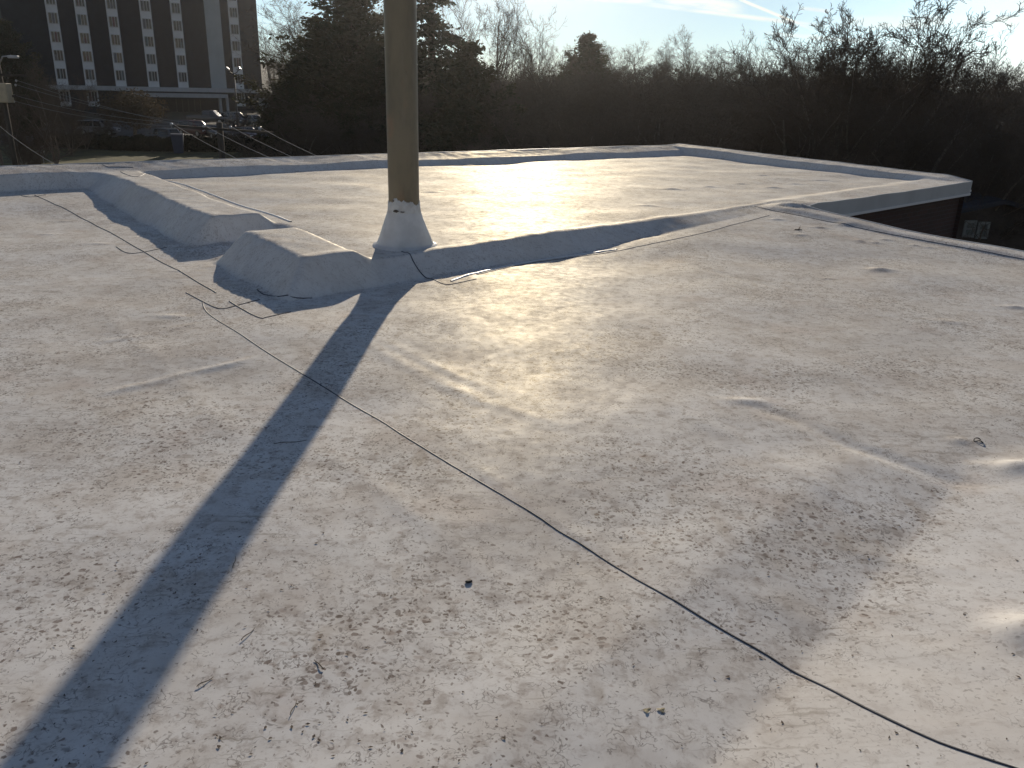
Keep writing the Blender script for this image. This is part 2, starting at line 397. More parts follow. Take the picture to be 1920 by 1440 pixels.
def roof_z(x, y, detail=True):
    x = np.asarray(x, float); y = np.asarray(y, float)
    wob = 0.014 * np.sin(3.1 * x + 1.3 * y) + 0.012 * np.sin(5.3 * y - 2.2 * x + 1) + 0.008 * np.sin(11 * x + 4 * y)
    dA = -sdist(x, y, A0, aD); dB = -sdist(x, y, AB, bD)
    dCo = sdist(x, y, K, cD); dC = sdist(x, y, CC, ccD) + wob
    dDo = -sdist(x, y, K, dD)
    sC = along(x, y, CC, ccD); eL = along(x, y, EL, eD)
    dE = -sdist(x, y, EL, eD) + wob                     # right of the ridge's left top edge
    # near roof: rises to the level of the far roof towards the inner corner, raised strip along its outer edge
    R = sstep((sC - 0.6) / 4.9)
    zn = ZF * R * np.exp(-(np.minimum(dC, 0) / 2.3) ** 2) + 0.035 * sstep((dDo < 9) * (0.42 - dDo) / 0.2) * (dC < 0.3)
    zn = zn + 0.075 * sstep((2.6 - dA) / 2.0) * (dE < 0)
    # tilted facet at the lower right, shaped to stand in for reflected light
    L0, Ld = V2(0.539, 1.676), unit(V2(2.026 - .539, 3.378 - 1.676))
    dl = -sdist(x, y, L0, Ld)
    yf = sstep((3.7 - y) / .45 + .5) * sstep((y + 1) / 1.5)
    zn = zn + (0.165 * (np.sqrt(np.clip(dl, -.5, 1.3) ** 2 + .0006) + np.clip(dl, -.5, 1.3)) / 2 + .050 * np.clip(-dl, 0, .45) * sstep((.9 + dl) / .5)) * yf
    # step / ridge
    k = 0.06
    h = np.clip(0.5 + 0.5 * (dE - dC) / k, 0, 1)
    q = dE * (1 - h) + dC * h - k * h * (1 - h)          # soft minimum
    wt = np.where(dE < dC, 0.33, 0.31)
    m = soft((q + wt) / wt, 0.07)
    top = ZF + 0.12 * (1 - soft((dE - 0.46) / 0.22, .2)) * (0.82 + .18 * sstep((dC - .05) / 0.8)) * sstep((eL + 1.9) / .6)
    top = top + 0.012 * np.exp(-((dC - .05) / .08) ** 2)
    # the step dies out towards the inner corner, beyond it the far roof ends in a raised gravel stop
    zr = ZF + 0.06 * soft((0.35 - dC) / 0.5, .3)
    right = sstep((sC - 5.45) / 0.35)
    top = top * (1 - right) + right * zr
    m = m * (1 - right) + right * sstep((dCo + .25) / .05)
    # scupper gap in the ridge
    g = soft((eL - 0.08) / 0.17, .12) * soft((1.12 - eL) / 0.20, .12) * (dE > -1.2) * sstep((0.74 - dE) / 0.22)
    top = top * (1 - g) + g * 0.03
    z = zn * (1 - m) + m * top
    # parapets
    gap_r = (dC > 0)
    base = z
    pa = 1 - soft((dA - 0.50) / 0.22, .2)
    za = 0.375 - 0.17 * np.clip(dA, 0, .6) + 0.012 * np.sin(2.3 * along(x, y, A0, aD)) * sstep(dA / .2)
    z = np.maximum(z, base * (1 - pa) + pa * za) if True else z
    pb = (1 - soft((dB - 0.36) / 0.14, .2)) * (dC > -0.7)
    zb = 0.40 - 0.10 * np.clip(along(x, y, AB, bD) / 7.9, 0, 1) - 0.10 * np.clip(dB, 0, .5) - .06 * sstep((.5 - dCo) / .6)
    z = np.maximum(z, base * (1 - pb) + pb * zb)
    # puckered membrane at the inner corner
    rk = np.hypot(x - K[0] + .05, y - K[1] - .12)
    z = z + 0.03 * np.exp(-(rk / .22) ** 2) * np.sin(14 * (x + y)) * sstep(dCo / .15 + (dC < 0)) + .03 * np.exp(-(rk / .3) ** 2)
    if detail:
        near_c = np.exp(-(np.minimum(np.abs(q + .1), 2) / .4) ** 2) * (1 - right) * (1 - .9 * sstep((sC - 1.5) / 2.5)) + np.exp(-(dA / .7) ** 2) + np.exp(-(dB / .5) ** 2)
        z = z + np.clip(near_c, 0, 1) * (0.0042 * np.sin(13 * x + 4 * y + 2 * np.sin(5 * y)) * np.sin(9 * y - 5 * x + 1.5 * np.sin(4 * x)) + 0.0025 * np.sin(31 * x - 11 * y) * np.sin(17 * y + 9 * x) * (np.sin(2.3 * x + 1.1 * y) > .1))
        fl = sstep((dA - .15) / .2) * sstep((dB - .1) / .2)
        z = z + undulate(x, y) * (0.35 + .65 * fl) + crease_height(x, y)
    return z


def surf(x, y):
    """roof point seen at photo position x, y"""
    z = 0.1
    for _ in range(14):
        p = pt(x, y, z); z = 0.5 * z + 0.5 * float(roof_z(np.array([p.x]), np.array([p.y]))[0])
    p = pt(x, y, z); return p


def grid_mesh(name, X, Y, Z, material):
    nv, nu = X.shape
    co = np.stack([X, Y, Z], -1).reshape(-1, 3).astype(np.float32)
    i = np.arange(nv - 1)[:, None] * nu + np.arange(nu - 1)[None, :]
    q = np.stack([i, i + 1, i + nu + 1, i + nu], -1).reshape(-1).astype(np.int32)
    me = bpy.data.meshes.new(name); me.vertices.add(len(co)); me.vertices.foreach_set('co', co.ravel())
    nf = len(q) // 4; me.loops.add(len(q)); me.loops.foreach_set('vertex_index', q)
    me.polygons.add(nf); me.polygons.foreach_set('loop_start', np.arange(nf, dtype=np.int32) * 4)
    me.polygons.foreach_set('loop_total', np.full(nf, 4, np.int32)); me.polygons.foreach_set('use_smooth', np.ones(nf, bool))
    me.materials.append(material); me.update(calc_edges=True); me.validate()
    return me


def merge_grids(parts):
    cs, qs, b = [], [], 0
    for X, Y, Z in parts:
        nv, nu = X.shape
        cs.append(np.stack([X, Y, Z], -1).reshape(-1, 3))
        i = np.arange(nv - 1)[:, None] * nu + np.arange(nu - 1)[None, :]
        qs.append(np.stack([i, i + 1, i + nu + 1, i + nu], -1).reshape(-1, 4) + b); b += nv * nu
    return np.concatenate(cs).astype(np.float32), np.concatenate(qs).astype(np.int32)


ROOF = empty('commercial_building', (0, 0, 0), 0, 'low brick building whose stained white membrane roof fills the foreground', 'building')


def build_roof():
    P00 = K - 20.0 * cD; P01 = A0 - 8.2 * aD
    NL, NR, NV1, NV2 = 590, 180, 400, 470
    Lr = np.hypot(*(BC - K))
    u1 = np.concatenate([np.linspace(0, 20, NL), np.linspace(20, 20 + Lr, NR + 1)[1:]]) / (20 + Lr)

    def bil(u, v, a, b, c, d):          # a->b bottom, d->c top
        U, Vv = np.meshgrid(u, v)
        f = lambda i: (1 - Vv) * ((1 - U) * a[i] + U * b[i]) + Vv * ((1 - U) * d[i] + U * c[i])
        return f(0), f(1)
    X1, Y1 = bil(u1, np.linspace(0, 1, NV1), P00, BC, AB, P01)
    lo_l = P00 + 6.0 * dD; lo_r = K + 14 * dD
    X2, Y2 = bil(np.linspace(0, 1, NL), np.linspace(0, 1, NV2) ** 1.0, lo_l, lo_r, K, P00)
    co, q = merge_grids([(X1, Y1, roof_z(X1, Y1)), (X2, Y2, roof_z(X2, Y2))])
    me = bpy.data.meshes.new('roof_membrane'); me.vertices.add(len(co)); me.vertices.foreach_set('co', co.ravel())
    nf = len(q); me.loops.add(nf * 4); me.loops.foreach_set('vertex_index', q.ravel())
    me.polygons.add(nf); me.polygons.foreach_set('loop_start', np.arange(nf, dtype=np.int32) * 4)
    me.polygons.foreach_set('loop_total', np.full(nf, 4, np.int32)); me.polygons.foreach_set('use_smooth', np.ones(nf, bool))
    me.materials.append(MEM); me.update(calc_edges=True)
    link('roof_membrane', me, ROOF)
    # fascia, drip edge and brick walls under every outer edge
    edges = [('fascia', P01, AB), ('fascia', AB, BC), ('fascia', BC, K), ('fascia', K, lo_r), ('fascia', lo_r, lo_l), ('fascia', lo_l, P00), ('fascia', P00, P01)]
    for _, a, b in edges:
        n = 48; d = unit(b - a); out = V2(-d[1], d[0])       # outline runs clockwise: the outside is on the left
        ps = [a + (b - a) * t for t in np.linspace(0, 1, n + 1)]
        zs = roof_z(np.array([p[0] for p in ps]), np.array([p[1] for p in ps]))
        HF = 0.235
        fb, dr = MB(), MB()
        zb = np.linspace(zs[2] - HF, zs[-3] - HF, n + 1)

        def strip(mb, off0, off1, zt, zl, ext=0.0):
            vs, fs = [], []
            for i, p in enumerate(ps):
                e = d * (ext if i == n else -ext if i == 0 else 0)
                for o, z in ((off0, zt[i]), (off1, zt[i]), (off1, zl[i]), (off0, zl[i])):
                    r = p + out * o + e; vs.append((r[0], r[1], z))
            for i in range(n):
                for k in range(4):
                    k2 = (k + 1) % 4; fs.append((i * 4 + k, i * 4 + k2, i * 4 + 4 + k2, i * 4 + 4 + k))
            fs += [(0, 1, 2, 3), (n * 4 + 3, n * 4 + 2, n * 4 + 1, n * 4)]
            mb.add(vs, fs)
        strip(fb, -0.004, 0.022, zs + 0.006, zb, .022)
        fo = fb.build('fascia', M_fascia, ROOF)
        strip(dr, 0.0, 0.034, zb + 0.028, zb - 0.012, .03)
        dr.build('drip_edge', M_drip, fo)
        wb = MB(); h0, h1 = -6.6, float(zb.min()) + .1
        pa, pb = a - out * 0.10, b - out * 0.10
        wb.add([(pa[0], pa[1], h0), (pb[0], pb[1], h0), (pb[0], pb[1], h1), (pa[0], pa[1], h1)], [(0, 1, 2, 3)])
        me2 = wb.mesh('brick_wall', M_brick); uv = me2.uv_layers.new(name='UVMap'); L = float(np.hypot(*(b - a)))
        for li, c in enumerate(((0, 0), (L, 0), (L, h1 - h0), (0, h1 - h0))): uv.data[li].uv = c
        link('brick_wall', me2, ROOF)


build_roof()


def ribbon(name, px, width=0.011, h=0.0045, m=None, parent=ROOF, step=0.035, on_surf=True, jitter=0.0005, seed=0):
    """a low bead lying on the roof along photo positions"""
    P = [surf(*p) for p in px]
    # resample with a smooth curve
    out = []
    for i in range(len(P) - 1):
        p0 = P[max(i - 1, 0)]; p1 = P[i]; p2 = P[i + 1]; p3 = P[min(i + 2, len(P) - 1)]
        n = max(2, int((p2 - p1).length / step))
        for k in range(n):
            t = k / n
            out.append(0.5 * ((2 * p1) + (p2 - p0) * t + (2 * p0 - 5 * p1 + 4 * p2 - p3) * t * t + (3 * p1 - p0 - 3 * p2 + p3) * t ** 3))
    out.append(P[-1])
    rs = random.Random(seed + len(px)); mb = MB()
    xs = np.array([p.x for p in out]); ys = np.array([p.y for p in out]); zs = roof_z(xs, ys)
    vs, fs = [], []
    for i, p in enumerate(out):
        d = out[min(i + 1, len(out) - 1)] - out[max(i - 1, 0)]; d.z = 0
        d.normalize(); s = Vector((-d.y, d.x, 0)); wv = width * (1 + rs.uniform(-.25, .25)) / 2; j = rs.uniform(-jitter, jitter)
        c = Vector((p.x, p.y, zs[i])) + s * j
        for a, b in ((-1, -.004), (-.8, h * .8), (0, h), (.8, h * .8), (1, -.004)):
            q = c + s * a * wv; vs.append((q.x, q.y, q.z + b))
    for i in range(len(out) - 1):
        for k in range(4): fs.append((i * 5 + k, i * 5 + k + 1, i * 5 + 6 + k, i * 5 + 5 + k))
    mb.add(vs, fs)
    return mb.build(name, m or M_seam, parent, True)


def build_seams():
    R = lambda px, w=.011, **k: ribbon('membrane_seam', px, w, **k)
    R([(65, 366), (100, 382), (125, 393), (190, 428), (250, 461), (270, 472), (330, 505), (390, 540), (405, 549)], .013)
    R([(430, 565), (455, 580), (487, 596), (500, 595), (545, 585)], .012)
    R([(40, 367), (52, 369), (64, 369), (86, 365)], .016)
    R([(349, 549), (385, 568), (405, 577), (420, 579), (455, 570), (487, 562)], .011)
    R([(380, 567), (383, 578), (393, 590), (430, 614), (500, 660), (565, 700), (630, 740), (710, 787), (760, 819), (880, 892), (1000, 963), (1045, 994), (1100, 1027), (1200, 1090), (1300, 1148), (1370, 1190), (1440, 1230), (1540, 1285), (1640, 1336), (1760, 1392), (1890, 1436), (1990, 1468)], .0085, h=.003)
    R([(218, 463), (232, 472), (245, 475), (262, 474), (312, 464)], .011)
    R([(894, 515), (1018, 490), (1156, 471), (1300, 441), (1380, 420), (1442, 404)], .012)
    ribbon('membrane_seam', [(846, 527), (894, 512), (1018, 487), (1156, 468)], .03, h=.008, m=M_lip)
    R([(748, 469), (769, 477), (777, 494), (791, 514), (812, 524), (830, 532), (846, 533), (893, 523)], .011)
    R([(482, 543), (494, 552), (520, 556), (547, 557), (585, 559)], .011)
    R([(192, 309), (202, 313), (212, 314), (250, 314)], .02)
    R([(226, 322), (245, 330), (262, 330), (280, 329)], .016)
    R([(1415, 387), (1471, 399), (1560, 417), (1700, 445), (1920, 486), (1990, 500)], .013)
    ribbon('membrane_seam', [(284, 325), (330, 343), (420, 374), (480, 394), (545, 416)], .03, h=.010, m=M_lip)
    R([(535, 431), (541, 436), (554, 437), (579, 435)], .012)


build_seams()


# ------------------------------------------------------------------ pole through the roof
def build_pole():
    b = surf(759, 460); b.z = ZF
    root = empty('steel_pole', (b.x, b.y, b.z), 0, 'tall weathered brown steel pole rising through the white roof', 'pole')
    m = bpy.data.materials.new('weathered_brown_paint'); m.use_nodes = True; nt = m.node_tree; bs = nt.nodes['Principled BSDF']
    vec = nt.nodes.new('ShaderNodeTexCoord').outputs['Object']
    n1 = nnoise(nt, nmap(nt, vec, (1, 1, .35)), 4, 6, 0.6); n2 = nnoise(nt, nmap(nt, vec, (1, 1, .12)), 30, 4)
    c = nmix(nt, nrange(nt, n1, .38, .68), (0.225, 0.19, 0.125), (0.15, 0.13, 0.09))
    c = nmix(nt, nmath(nt, 'MULTIPLY', nrange(nt, nnoise(nt, nmap(nt, vec, (1, 1, .5), (0, 0, 0), (3, 1, 2)), 2.2, 5), .56, .70), .6), c, (0.36, 0.19, 0.11))
    c = nmix(nt, nrange(nt, n2, .5, .75, 0, .4), c, (0.24, 0.20, 0.15))
    nt.links.new(c, bs.inputs['Base Color']); bs.inputs['Roughness'].default_value = .5
    bp = nt.nodes.new('ShaderNodeBump'); bp.inputs['Strength'].default_value = .25; bp.inputs['Distance'].default_value = .004
    nt.links.new(n2, bp.inputs['Height']); nt.links.new(bp.outputs[0], bs.inputs['Normal'])
    mb = MB(); mb.tube([(0, 0, -.1), (0, 0, 1.0), (0, 0, 2.5), (0, 0, 4.6)], .148, 48); mb.build('shaft', m, root, True)
    capm = MB(); capm.tube([(0, 0, 4.6), (0, 0, 4.62)], .156, 48); capm.build('end_cap', m, root)
    # conical boot
    mb = MB(); n = 56
    prof = [(.325, -.02), (.315, .004), (.285, .010), (.274, .026), (.250, .085), (.216, .175), (.186, .255), (.169, .305), (.164, .322)]
    vs, fs = [], []
    for j, (r, z) in enumerate(prof):
        for k in range(n):
            t = 2 * math.pi * k / n
            rr = r * (1 + (.012 * math.sin(3 * t + 2 * z * 9) + .008 * math.sin(7 * t + 1)) * (1 if 0 < j < 8 else 0))
            vs.append((rr * math.cos(t), rr * math.sin(t), z))
    for j in range(len(prof) - 1):
        for k in range(n): fs.append((j * n + k, j * n + (k + 1) % n, (j + 1) * n + (k + 1) % n, (j + 1) * n + k))
    mb.add(vs, fs)
    mbm = mat('boot_membrane', (0.74, 0.74, 0.73), .5, .15, 6)
    boot = mb.build('boot', mbm, root, True)
    # ragged sealant collar, painted up the pole by hand
    mb = MB(); n = 96; rs = random.Random(3); vs, fs = [], []
    hh = 0
    for k in range(n):
        t = 2 * math.pi * k / n
        hh = .6 * hh + rs.uniform(-.012, .012)
        a = (t - (-2.2)) % (2 * math.pi)
        top = .425 + hh + (.045 * math.exp(-((a - .15) / .16) ** 2)) + .018 * math.sin(3 * t)
        bot = .312 + .006 * math.sin(9 * t)
        for r, z in ((.166, bot), (.161, bot + .02), (.157, .37), (.1545, top - .01), (.1475, top)):
            vs.append((r * math.cos(t), r * math.sin(t), z))
    for k in range(n):
        k2 = (k + 1) % n
        for j in range(4): fs.append((k * 5 + j, k2 * 5 + j, k2 * 5 + j + 1, k * 5 + j + 1))
    mb.add(vs, fs)
    ms = mat('white_sealant', (0.72, 0.72, 0.70), .6, 0, 12, col2=(0.60, 0.58, 0.55), bump=.5, bscale=40)
    mb.build('sealant_collar', ms, root, True)
    # bare patches where the sealant has flaked
    mfl = mat('flaked_dark', (.10, .085, .07), .8, .4, 50)
    for a0, z0, ww, hz in ((-1.92, .345, .17, .013), (-1.55, .34, .14, .006), (-2.12, .44, .05, .012)):
        mb = MB(); vs = []; nn = 14
        for k in range(nn):
            t = 2 * math.pi * k / nn; rr = 1 + rs.uniform(-.35, .35)
            a = a0 + ww * rr * math.cos(t); z = z0 + hz * rr * math.sin(t)
            r = .1665 if z0 < .4 else .160
            vs.append((r * math.cos(a), r * math.sin(a), z))
        mb.add(vs, [tuple(range(nn))]); mb.build('flaked_patch', mfl, root)


build_pole()


# ------------------------------------------------------------------ terrain
def ground_z(x, y):
    x = np.asarray(x, float); y = np.asarray(y, float)
    zl = np.interp(y, [-50, 70, 100, 130, 180, 300, 900], [-5.6, -5.5, -4.4, -3.0, -2.2, 2.5, 20.0])
    zr = np.interp(y, [-50, 45, 60, 85, 130, 300, 900], [-5.6, -5.5, -4.9, -1.8, 2.6, 3.5, 5.0])
    t = sstep((x / np.maximum(y, 20) + 0.28) / 0.14)
    return zl * (1 - t) + zr * t + .12 * np.sin(.21 * x + .5) * np.sin(.17 * y)


def gz(x, y): return float(ground_z(np.array([x]), np.array([y]))[0])


def on_ground(px, py, Y):
    p = at(px, py, Y); return Vector((p.x, p.y, gz(p.x, p.y)))


def build_ground():
    xs = np.concatenate([np.linspace(-1400, -160, 16), np.linspace(-150, 150, 121), np.linspace(160, 1400, 16)])
    ys = np.concatenate([np.linspace(-300, -20, 10), np.linspace(-15, 200, 110), np.linspace(210, 1500, 24)])
    X, Y = np.meshgrid(xs, ys)
    m = mat('winter_ground', (0.075, 0.060, 0.040), .95, 0, .25, col2=(0.05, 0.05, 0.025), bump=.6, bscale=6)
    o = link('ground', grid_mesh('ground', X, Y, ground_z(X, Y), m)); tag(o, kind='structure')

    def sheet(name, quad, m, lift, n=24):
        (a, b, c, d) = [Vector((q[0], q[1], 0)) for q in quad]
        u = np.linspace(0, 1, n); U, W = np.meshgrid(u, u)
        f = lambda i: (1 - W) * ((1 - U) * a[i] + U * b[i]) + W * ((1 - U) * d[i] + U * c[i])
        Xs, Ys = f(0), f(1)
        o = link(name, grid_mesh(name, Xs, Ys, ground_z(Xs, Ys) + lift, m)); tag(o, kind='structure'); return o
    asph = mat('old_asphalt', (0.085, 0.083, 0.08), .9, .35, .6, bump=.3, bscale=20)
    sheet('parking_lot', [(-70, 87), (-27, 85), (-29, 126), (-84, 100)], asph, .05)
    sheet('road', [(-60, 52), (-36, 44), (-33, 49), (-62, 59)], asph, .05)
    gr = mat('winter_lawn', (0.14, 0.13, 0.045), .95, 0, .8, col2=(0.075, 0.07, 0.03), bump=.8, bscale=12)
    sheet('lawn', [(-46, 62), (-18, 60), (-20, 82.5), (-54, 84)], gr, .03, 40)
    dirt = mat('dry_grass', (0.20, 0.15, 0.085), .95, .3, .8)
    sheet('verge', [(-38, 60), (-30, 52), (-28, 60), (-37, 66)], dirt, .035, 12)


build_ground()

# ------------------------------------------------------------------ apartment tower
FD = Vector((0.79, 0.613, 0)).normalized(); FN = Vector((FD.y, -FD.x, 0))       # along the facade, outward
F0 = at(270, 100, 130.0); F0.z = 0


def facade(px, py, off=0.0):
    """(distance along, height) of the facade point seen at a photo position"""
    d = ray(px, py); o = Vector((0, 0, CAM_H)); t = ((F0 + FN * off - o).dot(FN)) / d.dot(FN); p = o + d * t
    return (p - F0).dot(FD), p.z


def fp(s, z, off=0.0): return F0 + FD * s + FN * off + Vector((0, 0, z))


def fbox(mb, s0, s1, z0, z1, d0, d1):
    vs = [fp(s, z, d) for s in (s0, s1) for z in (z0, z1) for d in (d0, d1)]
    mb.add(vs, [(0, 1, 3, 2), (4, 6, 7, 5), (0, 4, 5, 1), (2, 3, 7, 6), (0, 2, 6, 4), (1, 5, 7, 3)])


def build_tower():
    root = empty('apartment_tower', fp(0, -3.4, -8), 0, 'tall dark brick apartment tower with pale vertical window strips', 'building')
    inv = Matrix.Translation(-root.location)

    def part(mb, name, m, parent=root, **k):
        mb.v = [tuple(Vector(p) - root.location) for p in mb.v]
        return mb.build(name, m, parent, **k)
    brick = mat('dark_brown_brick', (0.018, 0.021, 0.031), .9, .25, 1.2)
    pale = mat('pale_panel', (0.74, 0.76, 0.76), .7, .10, .8)
    pale2 = mat('window_frame_white', (0.50, 0.51, 0.51), .6)
    glass = mat('dark_window_glass', (0.03, 0.035, 0.04), .12, spec=.7)
    curt = [mat('curtain_grey', (0.20, 0.20, 0.21), .9, .3, 3), mat('curtain_rose', (0.22, 0.12, 0.12), .9, .3, 3), mat('curtain_teal', (0.12, 0.16, 0.17), .9, .3, 3)]
    concrete = mat('canopy_concrete', (0.46, 0.47, 0.47), .8, .12, 1.5)
    sL, _ = facade(25, 160); sR, _ = facade(492, 166)
    can = facade(270, 164)[1]
    zg = -4.4
    rows = [facade(215, y)[1] for y in (123 / 3, 228 / 3, 325 / 3, 423 / 3)]
    fl = (rows[0] - rows[3]) / 3
    tops = [rows[3] + fl * k for k in range(0, 8)]
    ztop = tops[-1] + 2.6
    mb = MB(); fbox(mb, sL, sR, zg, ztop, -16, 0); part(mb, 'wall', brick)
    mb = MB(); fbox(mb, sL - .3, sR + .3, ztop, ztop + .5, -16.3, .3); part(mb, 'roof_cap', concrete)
    cols = [(322, 386), (481, 545), (652, 712), (835, 896), (1003, 1060), (1318, 1371)]
    rs = random.Random(8)
    first = None
    for ci, (a, b) in enumerate(cols):
        s0, _ = facade(a / 3, 160); s1, _ = facade(b / 3, 160)
        mb = MB(); fbox(mb, s0, s1, can + .1, ztop - .4, 0.003, .10)
        if ci in (0, 1, 5): fbox(mb, s0, s1, facade(a / 3, 199)[1], can - .5, 0.003, .10)
        part(mb, 'window_strip', pale)
        zs = list(tops)
        if ci in (0, 1, 5): zs.append(facade((a + b) / 6, 181)[1])
        for z in zs:
            wdt = (s1 - s0); hh = fl * .27
            a0, a1 = s0 + wdt * .12, s1 - wdt * .12
            mb = MB()
            for q in (a0, a0 + (a1 - a0) * .36, a1 - (a1 - a0) * .30, a1): fbox(mb, q - .035, q + .035, z - hh, z + hh, .10, .16)
            fbox(mb, a0 - .035, a1 + .035, z + hh, z + hh + .07, .10, .17); fbox(mb, a0 - .06, a1 + .06, z - hh - .09, z - hh, .10, .20)
            wn = part(mb, 'window', pale2)
            mb = MB(); fbox(mb, a0, a1, z - hh, z + hh, .095, .115); part(mb, 'pane', glass, wn)
            mb = MB()
            for q in range(rs.randint(1, 3)):
                c = a0 + (a1 - a0) * rs.uniform(.12, .85); wq = (a1 - a0) * rs.uniform(.08, .2)
                fbox(mb, max(c - wq, a0 + .05), min(c + wq, a1 - .05), z - hh + .03, z + hh - .03 - rs.choice((0, 0, .5)), .12, .128)
                break
            part(mb, 'curtain', rs.choice(curt), wn)
    s0, _ = facade(1188 / 3, 160); s1, _ = facade(1273 / 3, 160)
    mb = MB(); fbox(mb, s0, s1, can + .1, ztop - .4, .003, .14); part(mb, 'blank_panel', mat('pale_blank_panel', (0.40, 0.44, 0.45), .7, .1, .6))
    # band canopy and entrance canopy
    c0, _ = facade(83, 163); c1, _ = facade(490, 170)
    mb = MB(); fbox(mb, c0, c1, can - .5, can + .1, .003, 1.2); part(mb, 'band_canopy', concrete)
    e0, ez = facade(262, 174, 4.5); e1, _ = facade(425, 176, 4.5)
    mb = MB(); fbox(mb, e0, e1, can - 1.25, can - .72, 1.25, 5.0); ec = part(mb, 'entrance_canopy', concrete)
    for px in (425, 412):
        s, _ = facade(px, 180, 4.3); mb = MB(); fbox(mb, s - .18, s + .18, zg, can - 1.25, 4.1, 4.45); part(mb, 'column', concrete)
    d0, _ = facade(330, 190); d1, _ = facade(375, 190)
    mb = MB(); fbox(mb, d0, d1, zg, can - 1.6, .003, .06); dr = part(mb, 'entrance_door', glass)
    mb = MB()
    for k in range(5):
        q = d0 + (d1 - d0) * k / 4; fbox(mb, q - .05, q + .05, zg, can - 1.6, .06, .10)
    part(mb, 'door_frame', mat('bronze_door_frame', (0.06, 0.055, 0.05), .5), dr)
    # small pale lean-to door at the right corner
    mb = MB(); q0, _ = facade(485, 195); q1, _ = facade(503, 195)
    fbox(mb, q0, q1, zg, facade(490, 184)[1], .01, 1.6); lt = part(mb, 'side_porch', pale)
    mb = MB(); fbox(mb, q0 + .25, (q0 + q1) / 2, zg + .1, facade(490, 190)[1], 1.6, 1.64); part(mb, 'porch_door', pale2, lt)


build_tower()

# ------------------------------------------------------------------ cars
M_tyre = mat('tyre_rubber', (0.02, 0.02, 0.02), .85)
M_rim = mat('wheel_rim', (0.45, 0.45, 0.46), .35, metal=.8)
M_cglass = mat('car_glass', (0.02, 0.025, 0.03), .06, spec=.8)
M_lamp = mat('headlight_lens', (0.75, 0.75, 0.72), .1, spec=.8)
M_rear = mat('tail_light_lens', (0.35, 0.02, 0.02), .2, spec=.7)
M_chrome = mat('plate_and_trim', (0.55, 0.55, 0.55), .35)


def paint(name, c):
    m = bpy.data.materials.new(name); m.use_nodes = True; b = m.node_tree.nodes['Principled BSDF']
    b.inputs['Base Color'].default_value = (*c, 1); b.inputs['Roughness'].default_value = .35
    b.inputs['Coat Weight'].default_value = .8; b.inputs['Coat Roughness'].default_value = .08
    return m


KINDS = {   # x stations along the car (front = +), roof outline and hood outline
    'sedan': dict(L=4.6, W=1.78, body=[(-2.30, .42, .80, .80), (-2.22, .30, .98, .86), (-1.5, .24, 1.02, .89), (0, .22, .98, .89), (.95, .22, .95, .89), (1.9, .26, .84, .86), (2.2, .32, .72, .80), (2.30, .42, .60, .72)],
                  cab=[(-1.75, 1.00, .74), (-1.05, 1.40, .60), (-.1, 1.46, .61), (.45, 1.42, .60), (1.15, .95, .76)]),
    'suv': dict(L=4.7, W=1.9, body=[(-2.35, .5, .95, .84), (-2.28, .36, 1.08, .91), (-1.5, .30, 1.10, .95), (0, .28, 1.08, .95), (1.0, .28, 1.06, .95), (1.95, .32, 1.0, .91), (2.25, .38, .88, .86), (2.35, .5, .72, .78)],
                cab=[(-2.28, 1.06, .82), (-2.0, 1.72, .66), (-.2, 1.78, .68), (.45, 1.72, .66), (1.15, 1.05, .80)]),
    'pickup': dict(L=5.4, W=1.9, body=[(-2.7, .5, 1.05, .92), (-2.65, .4, 1.10, .93), (-.7, .36, 1.10, .94), (0, .34, 1.10, .94), (1.1, .34, 1.08, .94), (2.3, .38, 1.0, .92), (2.6, .44, .9, .88), (2.7, .55, .75, .82)],
                   cab=[(-.75, 1.09, .82), (-.6, 1.72, .70), (.2, 1.78, .70), (.7, 1.72, .68), (1.35, 1.08, .82)]),
}


